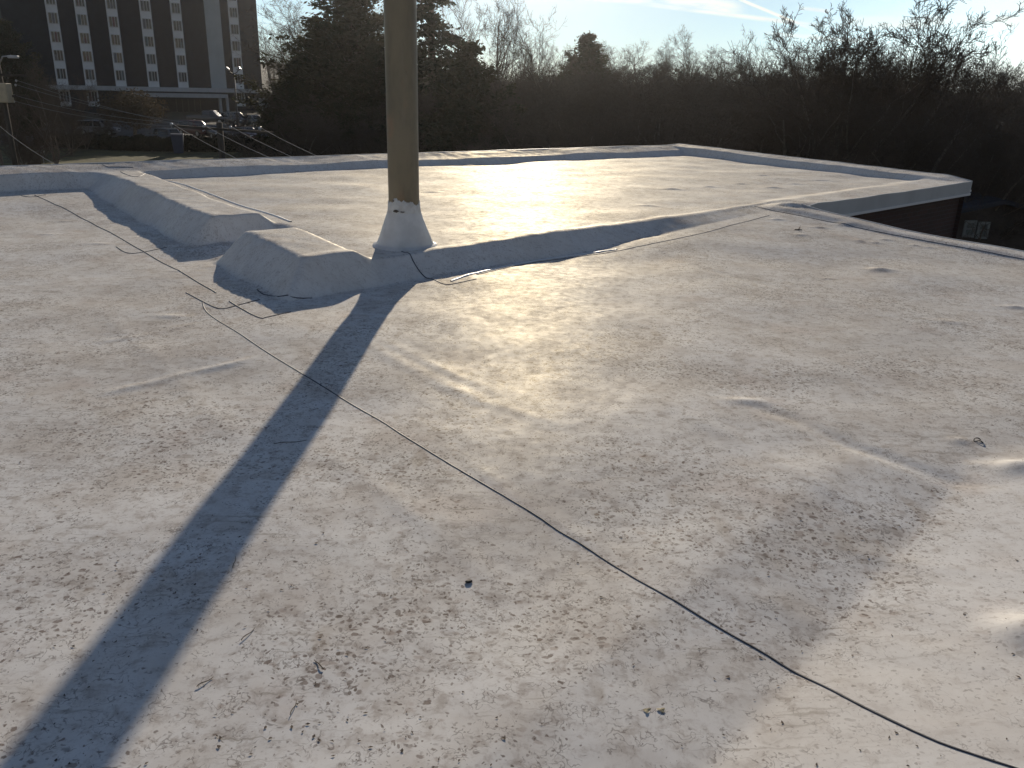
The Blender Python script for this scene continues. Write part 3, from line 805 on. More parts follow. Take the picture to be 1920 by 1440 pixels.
def build_car(kind, p, rz, color, label, group='cars parked in the lot before the tower', scale=1.0):
    K_ = KINDS[kind]; root = empty('parked_car', p, rz, label, 'car', group); root.scale = (scale,) * 3
    pm = paint('car_paint', color)

    def loft(st, close=True):
        mb = MB(); vs, fs = [], []; n = len(st[0])
        for s in st: vs += s
        for i in range(len(st) - 1):
            for k in range(n):
                k2 = (k + 1) % n; fs.append((i * n + k, i * n + k2, (i + 1) * n + k2, (i + 1) * n + k))
        fs.append(tuple(range(n - 1, -1, -1))); fs.append(tuple((len(st) - 1) * n + k for k in range(n)))
        mb.add(vs, fs); return mb

    def bsec(x, zb, zt, hw):
        zm = zb + (zt - zb) * .55
        return [(x, -hw * .9, zb), (x, -hw, zb + .1), (x, -hw * 1.02, zm), (x, -hw * .96, zt - .06), (x, -hw * .84, zt), (x, hw * .84, zt), (x, hw * .96, zt - .06), (x, hw * 1.02, zm), (x, hw, zb + .1), (x, hw * .9, zb)]
    loft([bsec(*s) for s in K_['body']]).build('body', pm, root, True, .03)

    def csec(x, zt, hw): return [(x, -hw - .06 * (zt < 1.2), zt - .32 if zt > 1.2 else zt - .12), (x, -hw, zt - .05), (x, -hw * .86, zt), (x, hw * .86, zt), (x, hw, zt - .05), (x, hw + .06 * (zt < 1.2), zt - .32 if zt > 1.2 else zt - .12)]
    cab = K_['cab']; zbelt = min(cab[0][1], cab[-1][1]) - .03
    def c2(x, zt, hw):
        hb = max(c[2] for c in cab) + .03
        hb = hb if zt > zbelt + .2 else hw
        return [(x, -hb, zbelt - .04), (x, -hw, zt - .06), (x, -hw * .86, zt), (x, hw * .86, zt), (x, hw, zt - .06), (x, hb, zbelt - .04)]
    loft([c2(*s) for s in cab]).build('cabin', pm, root, True, .02)
    # glass: windscreen, rear screen, side windows, each just proud of the cabin
    def quad(a, b, c, d, nm, out):
        o = Vector(out) * .012; mb = MB()
        q = [Vector(v) for v in (a, b, c, d)]; ce = sum(q, Vector()) / 4
        q = [ce + (v - ce) * .88 for v in q]
        vs = [v + o for v in q] + [v - o * .5 for v in q]
        mb.add(vs, [(0, 1, 2, 3), (7, 6, 5, 4), (0, 4, 5, 1), (1, 5, 6, 2), (2, 6, 7, 3), (3, 7, 4, 0)]); return mb.build(nm, M_cglass, root)
    f0, f1 = cab[-1], cab[-2]; r0, r1 = cab[0], cab[1]
    quad((f0[0], -f0[2] * .86, f0[1]), (f0[0], f0[2] * .86, f0[1]), (f1[0], f1[2] * .86, f1[1]), (f1[0], -f1[2] * .86, f1[1]), 'windscreen', (.8, 0, .7))
    quad((r0[0], r0[2] * .86, r0[1]), (r0[0], -r0[2] * .86, r0[1]), (r1[0], -r1[2] * .86, r1[1]), (r1[0], r1[2] * .86, r1[1]), 'rear_screen', (-.8, 0, .6))
    hb = max(c[2] for c in cab) + .03
    for sd in (-1, 1):
        for a, b in ((1, 2), (2, 3)):
            A, B = cab[a], cab[b]; xa = A[0] if a > 1 else A[0] - .15; xb = B[0] if b < 3 else B[0] + .25
            lo = lambda x: (x, sd * (hb + .0), zbelt + .02)
            quad(lo(xa), lo(xb), (B[0], sd * (B[2] + .006), B[1] - .07), (A[0], sd * (A[2] + .006), A[1] - .07), 'side_window', (0, sd, .3))
    L = K_['L'] / 2; W = K_['W'] / 2
    r = .33 if kind == 'sedan' else .38
    for x in (-L * .60, L * .62):
        for sd in (-1, 1):
            mb = MB(); mb.tube([(x, sd * (W - .21), r), (x, sd * (W + .012), r)], r, 20)
            wl = mb.build('wheel', M_tyre, root, False, .02)
            mb = MB(); mb.tube([(x, sd * (W + .013), r), (x, sd * (W + .024), r)], r * .62, 14); mb.build('rim', M_rim, wl)
    b = K_['body']; zf = (b[-2][1] + b[-2][2]) / 2 + .1
    for sd in (-1, 1):
        mb = MB(); mb.box((L - .10, sd * W * .70, zf), (.16, .36, .15)); mb.build('headlight', M_lamp, root, False, .03)
        mb = MB(); mb.box((-L + .06, sd * W * .74, zf + .1), (.14, .28, .16)); mb.build('tail_light', M_rear, root, False, .03)
        mb = MB(); mb.box((cab[-1][0] - .18, sd * (W + .10), zbelt + .10), (.12, .2, .13)); mb.build('wing_mirror', pm, root, False, .02)
    mb = MB(); mb.box((L - .02, 0, b[-1][1] + .02), (.10, W * 1.5, .16)); mb.build('bumper', M_chrome if kind == 'pickup' else pm, root, False, .03)
    mb = MB(); mb.box((L + .01, 0, zf - .02), (.03, W * .8, .12)); mb.build('grille', M_tyre, root)
    return root


def lot(px, py, Y):
    p = at(px, py, Y); p.z = gz(p.x, p.y) + .055; return p


def build_cars():
    h = math.atan2(-.80, .60)
    build_car('suv', lot(367, 240, 97), h + .35, (0.085, 0.012, 0.016), 'maroon suv with a chrome front corner, left end of the front car row')
    build_car('sedan', lot(400, 241, 96), h + .1, (0.02, 0.02, 0.022), 'black sedan between the maroon suv and the grey crossover, half behind the utility pole')
    build_car('suv', lot(429, 241, 95.5), h + .15, (0.10, 0.10, 0.11), 'dark grey crossover with a bright bonnet, just right of the utility pole', scale=.92)
    build_car('sedan', lot(462, 242, 95), h + .15, (0.075, 0.035, 0.032), 'brown red sedan between the grey crossover and the blue grey sedan')
    build_car('sedan', lot(495, 242, 95), h + .1, (0.055, 0.075, 0.10), 'blue grey sedan at the right end of the front car row')
    build_car('pickup', lot(392, 214, 113), h + .9, (0.03, 0.033, 0.04), 'dark pickup truck parked sideways in the back row by the entrance')
    build_car('suv', lot(441, 218, 112), h + .25, (0.14, 0.145, 0.15), 'silver suv in the back row behind the lamp post', scale=.95)
    build_car('sedan', lot(475, 220, 111), h + .2, (0.09, 0.11, 0.10), 'pale green sedan in the back row near the side porch')
    build_car('suv', lot(305, 250, 90), 2.6, (0.05, 0.075, 0.11), 'dark blue hatchback with a light rear window behind the hedge', 'cars by the hedge', .9)
    build_car('suv', lot(182, 236, 96), .2, (0.22, 0.22, 0.23), 'pale grey van like car behind the leafless brush left of the round tree', 'cars by the hedge', .95)


build_cars()


# ------------------------------------------------------------------ street furniture
def build_furniture():
    steel = mat('dark_lamp_steel', (0.03, 0.032, 0.036), .5)
    p = lot(447, 240, 97)
    r = empty('street_lamp', p, 0, 'tall dark twin headed lamp post among the parked cars', 'street lamp')
    top = at(447, 137, 97).z - p.z
    mb = MB(); mb.tube([(0, 0, 0), (0, 0, .5), (0, 0, top)], [.13, .10, .07], 10); mb.build('post', steel, r, True)
    for sd in (-1, 1):
        mb = MB(); mb.tube([(0, 0, top - .1), (sd * .35, -.05, top + .05), (sd * .55, -.08, top + .30)], .045, 8); mb.build('arm', steel, r, True)
        mb = MB(); mb.box((sd * .62, -.1, top + .42), (.42, .34, .22), Matrix.Rotation(-sd * .7, 3, 'Y')); mb.build('lamp_head', mat('lamp_head_grey', (.25, .26, .27), .3), r, False, .03)
    # utility pole in the middle distance
    wood = mat('grey_wood_pole', (0.11, 0.09, 0.07), .9, .35, 3, stretch=(6, 6, .5))
    arm_m = mat('crossarm_wood', (0.09, 0.075, 0.06), .9, .3, 4)
    ins = mat('porcelain_insulator', (0.55, 0.55, 0.55), .15, spec=.8)
    Y = 32.0
    tp = at(411, 229, Y); g = gz(tp.x, tp.y)
    r = empty('utility_pole', (tp.x, tp.y, g), 0, 'grey wooden utility pole with a crossarm standing before the hedge', 'utility pole')
    h = tp.z - g
    mb = MB(); mb.tube([(0, 0, 0), (0, 0, h * .6), (0, 0, h)], [.135, .12, .108], 14); mb.build('shaft', wood, r, True)
    a = at(330, 236, Y) - Vector((tp.x, tp.y, g)); b = at(515, 249, Y) - Vector((tp.x, tp.y, g))
    a.y -= .18; b.y -= .18
    mb = MB(); d = (b - a); q = d.to_track_quat('X', 'Z').to_matrix(); mb.box((a + b) / 2, (d.length, .08, .09), q); mb.build('crossarm', arm_m, r)
    tops = []
    for px, py in ((325, 232), (386, 236), (435, 238), (490, 240)):
        c = at(px, py, Y) - Vector((tp.x, tp.y, g)); c.y -= .18
        mb = MB(); mb.tube([(c.x, c.y, c.z - .14), (c.x, c.y, c.z - .05), (c.x, c.y, c.z - .045), (c.x, c.y, c.z + .01), (c.x, c.y, c.z + .05)], [.018, .018, .06, .055, .03], 12); mb.build('insulator', ins, r, True)
        tops.append(Vector((tp.x, tp.y, g)) + c + Vector((0, 0, .04)))
    # pole at the left edge
    Y2 = 44.0
    tq = at(1, 150, Y2); g2 = gz(tq.x, tq.y)
    r2 = empty('utility_pole', (tq.x, tq.y, g2), 0, 'dark utility pole cut by the left edge of the photo', 'utility pole')
    h2 = tq.z - g2 + 1.0
    mb = MB(); mb.tube([(0, 0, 0), (0, 0, h2)], [.15, .11], 12); mb.build('shaft', wood, r2, True)
    L0 = [at(px, py, Y2) for px, py in ((30, 150), (29, 158), (26, 178), (26, 189))]
    mb = MB(); mb.box((.45, -.14, h2 - .75), (1.9, .10, .12)); mb.box((.45, -.14, h2 - 1.75), (1.7, .10, .12)); mb.build('crossarm', arm_m, r2)
    mb = MB(); mb.tube([(0, -.1, h2 - .5), (.45, -.25, h2 + .1), (.95, -.35, h2 + .15)], .035, 8); la = mb.build('lamp_arm', M_rim, r2, True)
    mb = MB(); mb.box((1.05, -.36, h2 + .10), (.5, .22, .14)); mb.build('lamp_head', M_chrome, la, False, .04)
    for c in L0:
        q = c - Vector((tq.x, tq.y, g2)); mb = MB(); mb.tube([(q.x, q.y, q.z - .1), (q.x, q.y, q.z - .04), (q.x, q.y, q.z + .02)], [.02, .06, .03], 10); mb.build('insulator', ins, r2, True)
    wm = mat('wire_dull', (0.26, 0.26, 0.26), .7)

    def wire(a, b, sag, lab, rr=.0085):
        P = []
        for k in range(25):
            t = k / 24; q = a.lerp(b, t); q.z -= sag * 4 * t * (1 - t); P.append(q)
        mb = MB(); mb.tube(P, rr, 5); o = mb.build('power_line', wm, None, True); tag(o, lab, 'wire', 'overhead wires at the left')
    names = ['topmost', 'second from top', 'third from top', 'lowest']
    for i in range(4): wire(L0[i], tops[i], .10 + .1 * i, f'thin power line from the left edge pole, {names[i]} where it leaves that pole')
    ends = [(470, 310), (530, 306), (580, 308), (640, 312)]
    nm = ['leftmost', 'second from left', 'third from left', 'rightmost']
    for i in range(4):
        wire(tops[i], at(ends[i][0], ends[i][1], 17.5 + i * .3), .05, f'thin power line running down right to the roof edge, {nm[i]} of the four', .007)
    wire(at(0, 237, 40), at(110, 312, 30), .1, 'thin guy wire slanting down from the left edge pole', .010)
    # tan equipment cabinet hung on the left pole
    tan = mat('tan_metal', (0.62, 0.52, 0.36), .7, .2, 3)
    c = at(12, 174, Y2) - Vector((tq.x, tq.y, g2)); c.y -= .32
    mb = MB(); mb.box(c, (.74, .5, .92)); cb = mb.build('cabinet', tan, r2, False, .03)
    mb = MB(); mb.box((c.x + .02, c.y - .26, c.z - .02), (.6, .03, .76)); mb.build('cabinet_door', tan, cb)
    mb = MB(); mb.box((c.x - .1, c.y + .28, c.z), (.5, .1, .2)); mb.build('bracket', M_rim, cb)
    # white marker sign by the hedge
    p = on_ground(76, 268, 72); r = empty('marker_sign', p, .5, 'small pale triangular marker standing at the left end of the hedge', 'sign')
    mb = MB(); mb.tube([(0, 0, 0), (0, 0, 1.5)], .035, 8); mb.build('post', M_chrome, r)
    mb = MB(); mb.add([(-.5, -.04, 1.0), (.18, -.04, .75), (.2, -.04, 1.5), (-.5, -.07, 1.0), (.18, -.07, .75), (.2, -.07, 1.5)], [(0, 1, 2), (5, 4, 3), (0, 3, 4, 1), (1, 4, 5, 2), (2, 5, 3, 0)])
    mb.build('panel', mat('pale_sign', (.6, .6, .56), .6), r)
    # bin between hedge and lot
    p = on_ground(333, 262, 82); r = empty('wheelie_bin', p, .3, 'dark blue bin standing at the hedge below the blue hatchback', 'bin')
    bm_ = mat('blue_plastic', (0.03, 0.05, 0.10), .5)
    mb = MB()
    vs = [(sx * w_, sy * w_, z) for z, w_ in ((0, .42), (1.7, .55)) for sx, sy in ((-1, -1), (1, -1), (1, 1), (-1, 1))]
    mb.add(vs, [(3, 2, 1, 0), (4, 5, 6, 7), (0, 1, 5, 4), (1, 2, 6, 5), (2, 3, 7, 6), (3, 0, 4, 7)]); mb.build('bin_body', bm_, r, False, .04)
    mb = MB(); mb.box((0, 0, 1.76), (1.2, 1.2, .10)); mb.build('lid', bm_, r, False, .03)


build_furniture()


# ------------------------------------------------------------------ houses in the wood
def build_house(p, rz, w_, d_, hw, hr, label, wall, roof, windows=(), fr=None):
    """gable ends look along local -y and +y"""
    r = empty('house', p, rz, label, 'house')
    mb = MB()
    mb.add([(-w_ / 2, -d_ / 2, 0), (w_ / 2, -d_ / 2, 0), (w_ / 2, -d_ / 2, hw), (0, -d_ / 2, hw + hr), (-w_ / 2, -d_ / 2, hw), (-w_ / 2, d_ / 2, 0), (w_ / 2, d_ / 2, 0), (w_ / 2, d_ / 2, hw), (0, d_ / 2, hw + hr), (-w_ / 2, d_ / 2, hw)],
           [(0, 1, 2, 3, 4), (9, 8, 7, 6, 5), (0, 4, 9, 5), (1, 6, 7, 2)])
    mb.build('wall', wall, r)
    o, th = .35, .16
    mb = MB(); sl = hr / (w_ / 2)
    for sd in (-1, 1):
        e = w_ / 2 + o; ze = hw - o * sl
        a = [(sd * e, -d_ / 2 - o, ze + .02), (0, -d_ / 2 - o, hw + hr + .02), (0, d_ / 2 + o, hw + hr + .02), (sd * e, d_ / 2 + o, ze + .02)]
        vs = a + [(x, y, z + th) for x, y, z in a]
        mb.add(vs, [(3, 2, 1, 0), (4, 5, 6, 7), (0, 1, 5, 4), (1, 2, 6, 5), (2, 3, 7, 6), (3, 0, 4, 7)])
    rf = mb.build('roof', roof, r)
    if hr > 1:
        mb = MB(); mb.box((w_ * .2, d_ * .2, hw + hr + .1), (.5, .5, 1.4)); mb.build('chimney', M_brick2, rf)
    for x, z, ww, hh in windows:
        y = -d_ / 2
        mb = MB(); t = .09
        mb.box((x, y - .03, z + hh / 2), (ww + t, .06, t)); mb.box((x, y - .03, z - hh / 2), (ww + t, .06, t))
        for sx in (-1, 1): mb.box((x + sx * ww / 2, y - .03, z), (t, .06, hh - t))
        mb.box((x, y - .025, z), (ww - t, .05, .05))
        wn = mb.build('window', fr or M_chrome, r)
        mb = MB(); mb.box((x, y - .008, z), (ww - t, .012, hh - t)); mb.build('pane', M_pane, wn)
    return r


M_brick2 = mat('chimney_brick', (0.14, 0.08, 0.06), .9, .3, 6)
M_pane = mat('house_window_pane', (0.16, 0.18, 0.17), .35, .3, 3)
M_shingle = mat('dark_shingle', (0.055, 0.06, 0.075), .9, .3, 4)
M_siding = mat('white_siding', (0.60, 0.60, 0.60), .7, .15, 1.5)
M_dark_siding = mat('brown_siding', (0.07, 0.055, 0.045), .85, .3, 1.5)
M_green_siding = mat('green_siding', (0.06, 0.075, 0.06), .85, .3, 1.5)


def build_houses():
    p = on_ground(1582, 280, 62); p.z = at(1582, 262, 62).z - 4.6
    build_house(p, .62, 4.6, 8.5, 2.9, 1.7, 'small white gabled house with dark roof half hidden in the wood', M_siding, M_shingle, [(0, 2.2, .9, 1.1)])
    p = on_ground(1212, 260, 88); p.z = at(1218, 226, 88).z - 4.8
    build_house(p, -.5, 5.0, 9, 3.0, 1.8, 'pale house dimly seen through the trunks left of the white gabled one', mat('grey_siding', (.30, .29, .27), .8), M_shingle, [(-1, 1.8, .9, 1.1)])
    p = at(1834, 431, 30); g = gz(p.x, p.y); p2 = Vector((p.x + .6, p.y + 2.03, g))
    build_house(p2, .0, 4.2, 4, p.z - g + .45, .5, 'dark brown house below the roof corner with a pair of pale windows', M_dark_siding, M_shingle,
                [(-.92, p.z - g + .03, .34, .52), (-.43, p.z - g - .01, .34, .52)], mat('weathered_window_frame', (.26, .27, .25), .8))
    p = at(1895, 335, 46); g = gz(p.x, p.y)
    build_house(Vector((p.x + 2, p.y + 4, g)), -.2, 8, 8, p.z - g + 1.3, 1.6, 'dark green house behind branches at the right edge', M_green_siding, M_shingle,
                [(-2, p.z - g, .8, 1.4)], mat('green_trim', (.10, .15, .13), .7))


build_houses()


# ------------------------------------------------------------------ trees
M_bark = mat('grey_brown_bark', (0.21, 0.17, 0.135), .95, .35, 5, stretch=(3, 3, .6))
M_twig = mat('bare_twigs', (0.115, 0.088, 0.066), .95, .3, 2)


def leafmat(name, c, c2):
    m = bpy.data.materials.new(name); m.use_nodes = True; nt = m.node_tree; b = nt.nodes['Principled BSDF']
    vec = nt.nodes.new('ShaderNodeTexCoord').outputs['Object']
    col = nmix(nt, nrange(nt, nnoise(nt, vec, 1.3, 5), .38, .64), c, c2)
    nt.links.new(col, b.inputs['Base Color']); b.inputs['Roughness'].default_value = .8; b.inputs['Specular IOR Level'].default_value = .25
    tr = nt.nodes.new('ShaderNodeBsdfTranslucent'); nt.links.new(col, tr.inputs[0])
    ms = nt.nodes.new('ShaderNodeMixShader'); ms.inputs[0].default_value = .22
    nt.links.new(b.outputs[0], ms.inputs[1]); nt.links.new(tr.outputs[0], ms.inputs[2])
    nt.links.new(ms.outputs[0], nt.nodes['Material Output'].inputs[0])
    return m


M_needle = leafmat('evergreen_needles', (0.040, 0.050, 0.030), (0.055, 0.055, 0.030))
M_cedar = leafmat('cedar_foliage', (0.055, 0.060, 0.032), (0.075, 0.065, 0.035))
M_oakleaf = leafmat('dry_oak_leaves', (0.10, 0.072, 0.042), (0.072, 0.058, 0.035))


def bare_tree(seed, H, tr, up=.55, kids=(5, 6, 6, 5), lens=(.50, .55, .5, .5), clear=.28, lean=(0, 0), fork=0, rmin=.007, angle=(.45, .95)):
    """trunk with main limbs, and crown of branches: two meshes"""
    rs = random.Random(seed); trunk, crown = MB(), MB()

    def grow(p, d, L, r, lev):
        n = {0: 9, 1: 7, 2: 5, 3: 4}.get(lev, 3)
        P, D = [p.copy()], [d.copy()]
        wob = .10 + .06 * lev
        for i in range(n):
            d = (d + Vector((rs.gauss(0, wob), rs.gauss(0, wob), rs.gauss(0, wob) + up * .10 * (lev > 0)))).normalized()
            p = p + d * (L / n); P.append(p.copy()); D.append(d.copy())
        rr = [max(rmin * .7, r * (1 - .80 * (i / n) ** .9)) for i in range(n + 1)]
        mb = trunk if lev == 0 or (lev == 1 and r > .05) else crown
        mb.tube(P, rr, 8 if lev == 0 else 5 if lev == 1 else 3, cap=False)
        if lev >= len(kids): return
        k = kids[lev] + rs.randint(-1, 1)
        for j in range(k):
            t = (clear if lev == 0 else .18) + (1 - (clear if lev == 0 else .18)) * (j + rs.random()) / k
            f = min(t, .999) * n; i = int(f); q = P[i].lerp(P[i + 1], f - i)
            ax = D[i + 1].orthogonal().normalized(); ax.rotate(Matrix.Rotation(rs.uniform(0, 6.283), 3, D[i + 1]))
            nd = D[i + 1].copy(); nd.rotate(Matrix.Rotation(rs.uniform(*angle), 3, ax))
            nd.z += up * .35; nd.normalize()
            l = L * lens[lev] * rs.uniform(.65, 1.25) * (1.15 - .55 * t if lev == 0 else 1.1 - .4 * t)
            grow(q, nd, l, max(rmin, rr[i] * rs.uniform(.45, .7)), lev + 1)
    d0 = Vector((lean[0], lean[1], 1)).normalized()
    if fork:
        for k in range(fork):
            a = 6.283 * k / fork + rs.random()
            grow(Vector((.1 * math.cos(a), .1 * math.sin(a), -.3)), Vector((lean[0] + .28 * math.cos(a), lean[1] + .28 * math.sin(a), 1)).normalized(), H * rs.uniform(.75, 1.0), tr * .75, 0)
    else:
        grow(Vector((0, 0, -.3)), d0, H, tr, 0)
    return trunk, crown


def leaf_quads(mb, rs, c, n, spread, size, flat=.5):
    vs, fs = [], []
    for _ in range(n):
        p = Vector((c[0] + rs.gauss(0, spread), c[1] + rs.gauss(0, spread), c[2] + rs.gauss(0, spread * flat)))
        a = Vector((rs.gauss(0, 1), rs.gauss(0, 1), rs.gauss(0, .6))).normalized(); b = a.orthogonal().normalized()
        b.rotate(Matrix.Rotation(rs.uniform(0, 6.28), 3, a)); s = size * rs.uniform(.6, 1.4)
        k = len(vs); vs += [p - a * s, p + b * s * .45, p + a * s, p - b * s * .45]; fs.append((k, k + 1, k + 2, k + 3))
    mb.add(vs, fs)


def conifer(seed, H, R, kind='pine', dens=1.0):
    rs = random.Random(seed); trunk, crown = MB(), MB()
    trunk.tube([(0, 0, -.3), (0, 0, H * .5), (0, 0, H)], [.024 * H, .014 * H, .02], 8, cap=False)
    z = H * .08
    while z < H * .985:
        t = z / H
        env = (1 - t) ** .75 if kind == 'pine' else min(1, 1.15 * (1 - t) ** .85) * (.6 + .4 * min(1, t * 4))
        nb = int((7 if kind == 'pine' else 9) * (.6 + .6 * (1 - t)))
        for _ in range(max(3, nb)):
            a = rs.uniform(0, 6.283); L = R * env * rs.choice((.55, .8, 1.0, 1.1, 1.35)) * rs.uniform(.85, 1.1) + .12
            rise = (rs.uniform(-.12, .12) if kind == 'pine' else rs.uniform(.25, .75))
            P = []
            for k in range(5):
                u = k / 4; P.append((L * u * math.cos(a), L * u * math.sin(a), z + L * (rise * u - (.18 * u * u if kind == 'pine' else -.05 * u * u))))
            trunk.tube(P, [.05 * (1 - t) + .012, .03, .02, .014, .006], 3, cap=False)
            m = int(L * (7 if kind == 'pine' else 8) * dens) + 3
            for j in range(m):
                u = .25 + .75 * (j + rs.random()) / m; f = min(u * 4, 3.999); i = int(f)
                q = [P[i][x] + (P[i + 1][x] - P[i][x]) * (f - i) for x in range(3)]
                leaf_quads(crown, rs, q, 9, .17 + .06 * L * (1 - u) , .13, .45 if kind == 'pine' else .9)
        z += rs.uniform(.30, .62) if kind == 'pine' else rs.uniform(.22, .42)
    return trunk, crown


def round_oak(seed, H, R):
    rs = random.Random(seed)
    trunk, crown = bare_tree(seed, H * .8, .22, .3, (8, 6, 5), (.62, .55, .5), .25, rmin=.012)
    leaves = MB()
    for _ in range(520):
        a = rs.uniform(0, 6.283); u = rs.uniform(-1, 1); r = rs.random() ** .4
        s = math.sqrt(1 - u * u)
        leaf_quads(leaves, rs, (R * r * s * math.cos(a) * rs.uniform(.85, 1.1), R * r * s * math.sin(a), H * .60 + H * .36 * r * u), 12, .26, .12, .8)
    crown.add(leaves.v, leaves.f)
    return trunk, crown


SHAPE = {}


def plant(name, meshes, mats, p, rz, sc, label, cat, group=None):
    r = empty(name, p, rz, label, cat, group)
    r.scale = sc if hasattr(sc, '__len__') else (sc,) * 3
    link('trunk', meshes[0], r); link('crown', meshes[1], r)
    return r


def make_meshes(nm, tc, mt, mc):
    return tc[0].mesh(nm + '_trunk', mt, True), tc[1].mesh(nm + '_crown', mc)


def plant_at(name, meshes, H, px, top, Y, label, cat='tree', group=None, rz=0.0, wide=1.0, sink=0.0):
    """stand a tree of natural height H where its top reaches the photo height"""
    if meshes[1].name not in SHAPE:
        co = np.empty(len(meshes[1].vertices) * 3, np.float32); meshes[1].vertices.foreach_get('co', co); co = co.reshape(-1, 3)
        zt = float(np.percentile(co[:, 2], 99.0)); up = co[co[:, 2] > zt * .6]
        SHAPE[meshes[1].name] = (zt, float(np.median(up[:, 0])), float(np.median(up[:, 1])))
    H, cx, cy = SHAPE[meshes[1].name]
    tp = at(px, top, Y); g = gz(tp.x, tp.y) - sink; s = (tp.z - g) / H
    ox, oy = (cx * math.cos(rz) - cy * math.sin(rz)) * s * wide, (cx * math.sin(rz) + cy * math.cos(rz)) * s * wide
    return plant(name, meshes, None, (tp.x - ox, tp.y - oy, gz(tp.x - ox, tp.y - oy) - sink), rz, (s * wide, s * wide, s), label, cat, group)


def build_trees():
    rs = random.Random(77)
    # --- single trees one can point to
    ced = make_meshes('cedar', conifer(11, 14, 4.3, 'cedar', .8), M_bark, M_cedar)
    pine = make_meshes('pine', conifer(12, 15, 3.6, 'pine'), M_bark, M_needle)
    ced2 = make_meshes('cedar_low', conifer(13, 9, 2.8, 'cedar', 1.2), M_bark, M_cedar)
    EG = 'evergreens behind the far parapet'
    plant_at('evergreen_tree', ced, 14, 652, -28, 62, 'broad tall evergreen between the tower and the steel pole', group=EG, wide=1.45)
    plant_at('evergreen_tree', ced, 14, 600, 66, 66, 'evergreen shouldering the left side of the broad tall one', group=EG, rz=4, wide=1.3)
    plant_at('evergreen_tree', pine, 15, 809, -75, 56, 'tall pine with flat boughs just right of the steel pole', group=EG, rz=1, wide=1.35)
    plant_at('evergreen_tree', ced2, 9, 880, 96, 49, 'low olive green evergreen right of the tall pine', group=EG, rz=2, wide=1.1)
    plant_at('evergreen_tree', ced2, 9, 556, 118, 66, 'bushy dark evergreen at the right corner of the tower', group=EG, rz=.6, wide=1.0)
    plant_at('evergreen_tree', ced2, 9, 560, 205, 72, 'low evergreen bush right of the parked cars', group=EG, rz=3.1, wide=1.6)
    plant_at('evergreen_tree', ced, 14, 706, 95, 58, 'evergreen directly left of the steel pole, in the shade of the broad one', group=EG, rz=2.1, wide=1.2)
    plant_at('evergreen_tree', ced2, 9, 1102, 72, 84, 'small rounded evergreen breaking the skyline right of centre', group=EG, rz=1.1, wide=1.25)
    oak = make_meshes('round_oak', round_oak(21, 5.2, 2.9), M_bark, M_oakleaf)
    plant_at('oak_tree', oak, 5.2, 245, 172, 92, 'small round tree with dry brown leaves before the tower', wide=1.15)
    big = make_meshes('big_bare', bare_tree(31, 9, .20, .5, (9, 8, 8, 7), (.58, .55, .5, .5), .25, fork=4, rmin=.011), M_bark, M_twig)
    plant_at('bare_tree', big, 11.4, 1645, 18, 40, 'largest bare tree, its dark branches spreading above the skyline at right', rz=.4)
    v = [make_meshes('bare_a', bare_tree(41, 11, .17, .8, (12, 8, 7, 4), (.42, .5, .5, .5), .25), M_bark, M_twig),
         make_meshes('bare_b', bare_tree(42, 11, .16, .6, (13, 8, 7, 4), (.40, .55, .5, .5), .22), M_bark, M_twig),
         make_meshes('bare_c', bare_tree(43, 10, .15, .9, (9, 8, 7, 5), (.5, .5, .5, .5), .2, fork=2), M_bark, M_twig),
         make_meshes('bare_d', bare_tree(44, 9, .15, .5, (14, 9, 7, 4), (.45, .55, .5, .5), .15), M_bark, M_twig),
         make_meshes('thicket_a', bare_tree(45, 8, .09, .7, (16, 9, 7, 4), (.42, .55, .55, .5), .05, fork=3), M_bark, M_twig),
         make_meshes('thicket_b', bare_tree(46, 8, .09, .5, (18, 9, 7, 4), (.45, .55, .55, .5), .04, fork=3), M_bark, M_twig)]
    HH = [11, 11, 9.8, 9, 7.6, 7.6]
    lean = make_meshes('leaning', bare_tree(51, 10, .16, .8, (9, 8, 6, 5), (.42, .5, .5, .5), .45, lean=(.55, -.1), rmin=.009), M_bark, M_twig)
    plant_at('bare_tree', lean, 8.6, 1795, 66, 37, 'bare tree leaning right with few thick branches, near the right edge')
    plant_at('bare_tree', lean, 8.6, 1850, 78, 34, 'bare tree leaning right out of the frame, rightmost of the leaning pair', rz=.3)
    plant_at('bare_tree', v[2], 9.8, 905, -30, 60, 'tall bare tree with pale upright limbs right of the pine', rz=1)
    plant_at('bare_tree', v[0], 11, 950, -12, 63, 'bare tree with fine upright branches left of the open sky')
    plant_at('bare_tree', v[3], 9, 992, 22, 58, 'bushy bare tree sloping down to the open sky right of the pine', rz=2)
    plant_at('bare_tree', v[3], 9, 537, 18, 84, 'thin bare tree in the gap between the tower and the broad evergreen', rz=.7, wide=1.5)
    plant_at('bare_tree', v[3], 9, 1285, 50, 84, 'round topped bare tree standing above the middle of the skyline', rz=.2)
    plant_at('bare_tree', v[2], 9.8, 1478, 68, 52, 'bare tree with upright twigs left of the largest bare tree', rz=.9)
    plant_at('bare_tree', v[0], 11, 1580, 88, 46, 'bare tree close against the left side of the largest bare tree', rz=2.9)
    plant_at('bare_tree', v[4], 7.6, 1722, 102, 45, 'low bare tree close against the right side of the largest bare tree', rz=1.9)
    plant_at('bare_tree', v[3], 9, 60, 112, 62, 'brown bare tree with drooping twigs behind the wires at the left edge', rz=.3)
    plant_at('bare_tree', v[5], 7.6, 105, 150, 78, 'bare shrubby tree in front of the left corner of the tower', rz=.3)
    plant_at('evergreen_tree', ced, 14, 8, 50, 84, 'dark evergreen beside the left edge of the tower', group=EG, rz=.3)
    plant_at('bare_tree', v[4], 7.6, 20, 190, 56, 'low tangled bare tree at the left edge below the tan building', rz=2.3)
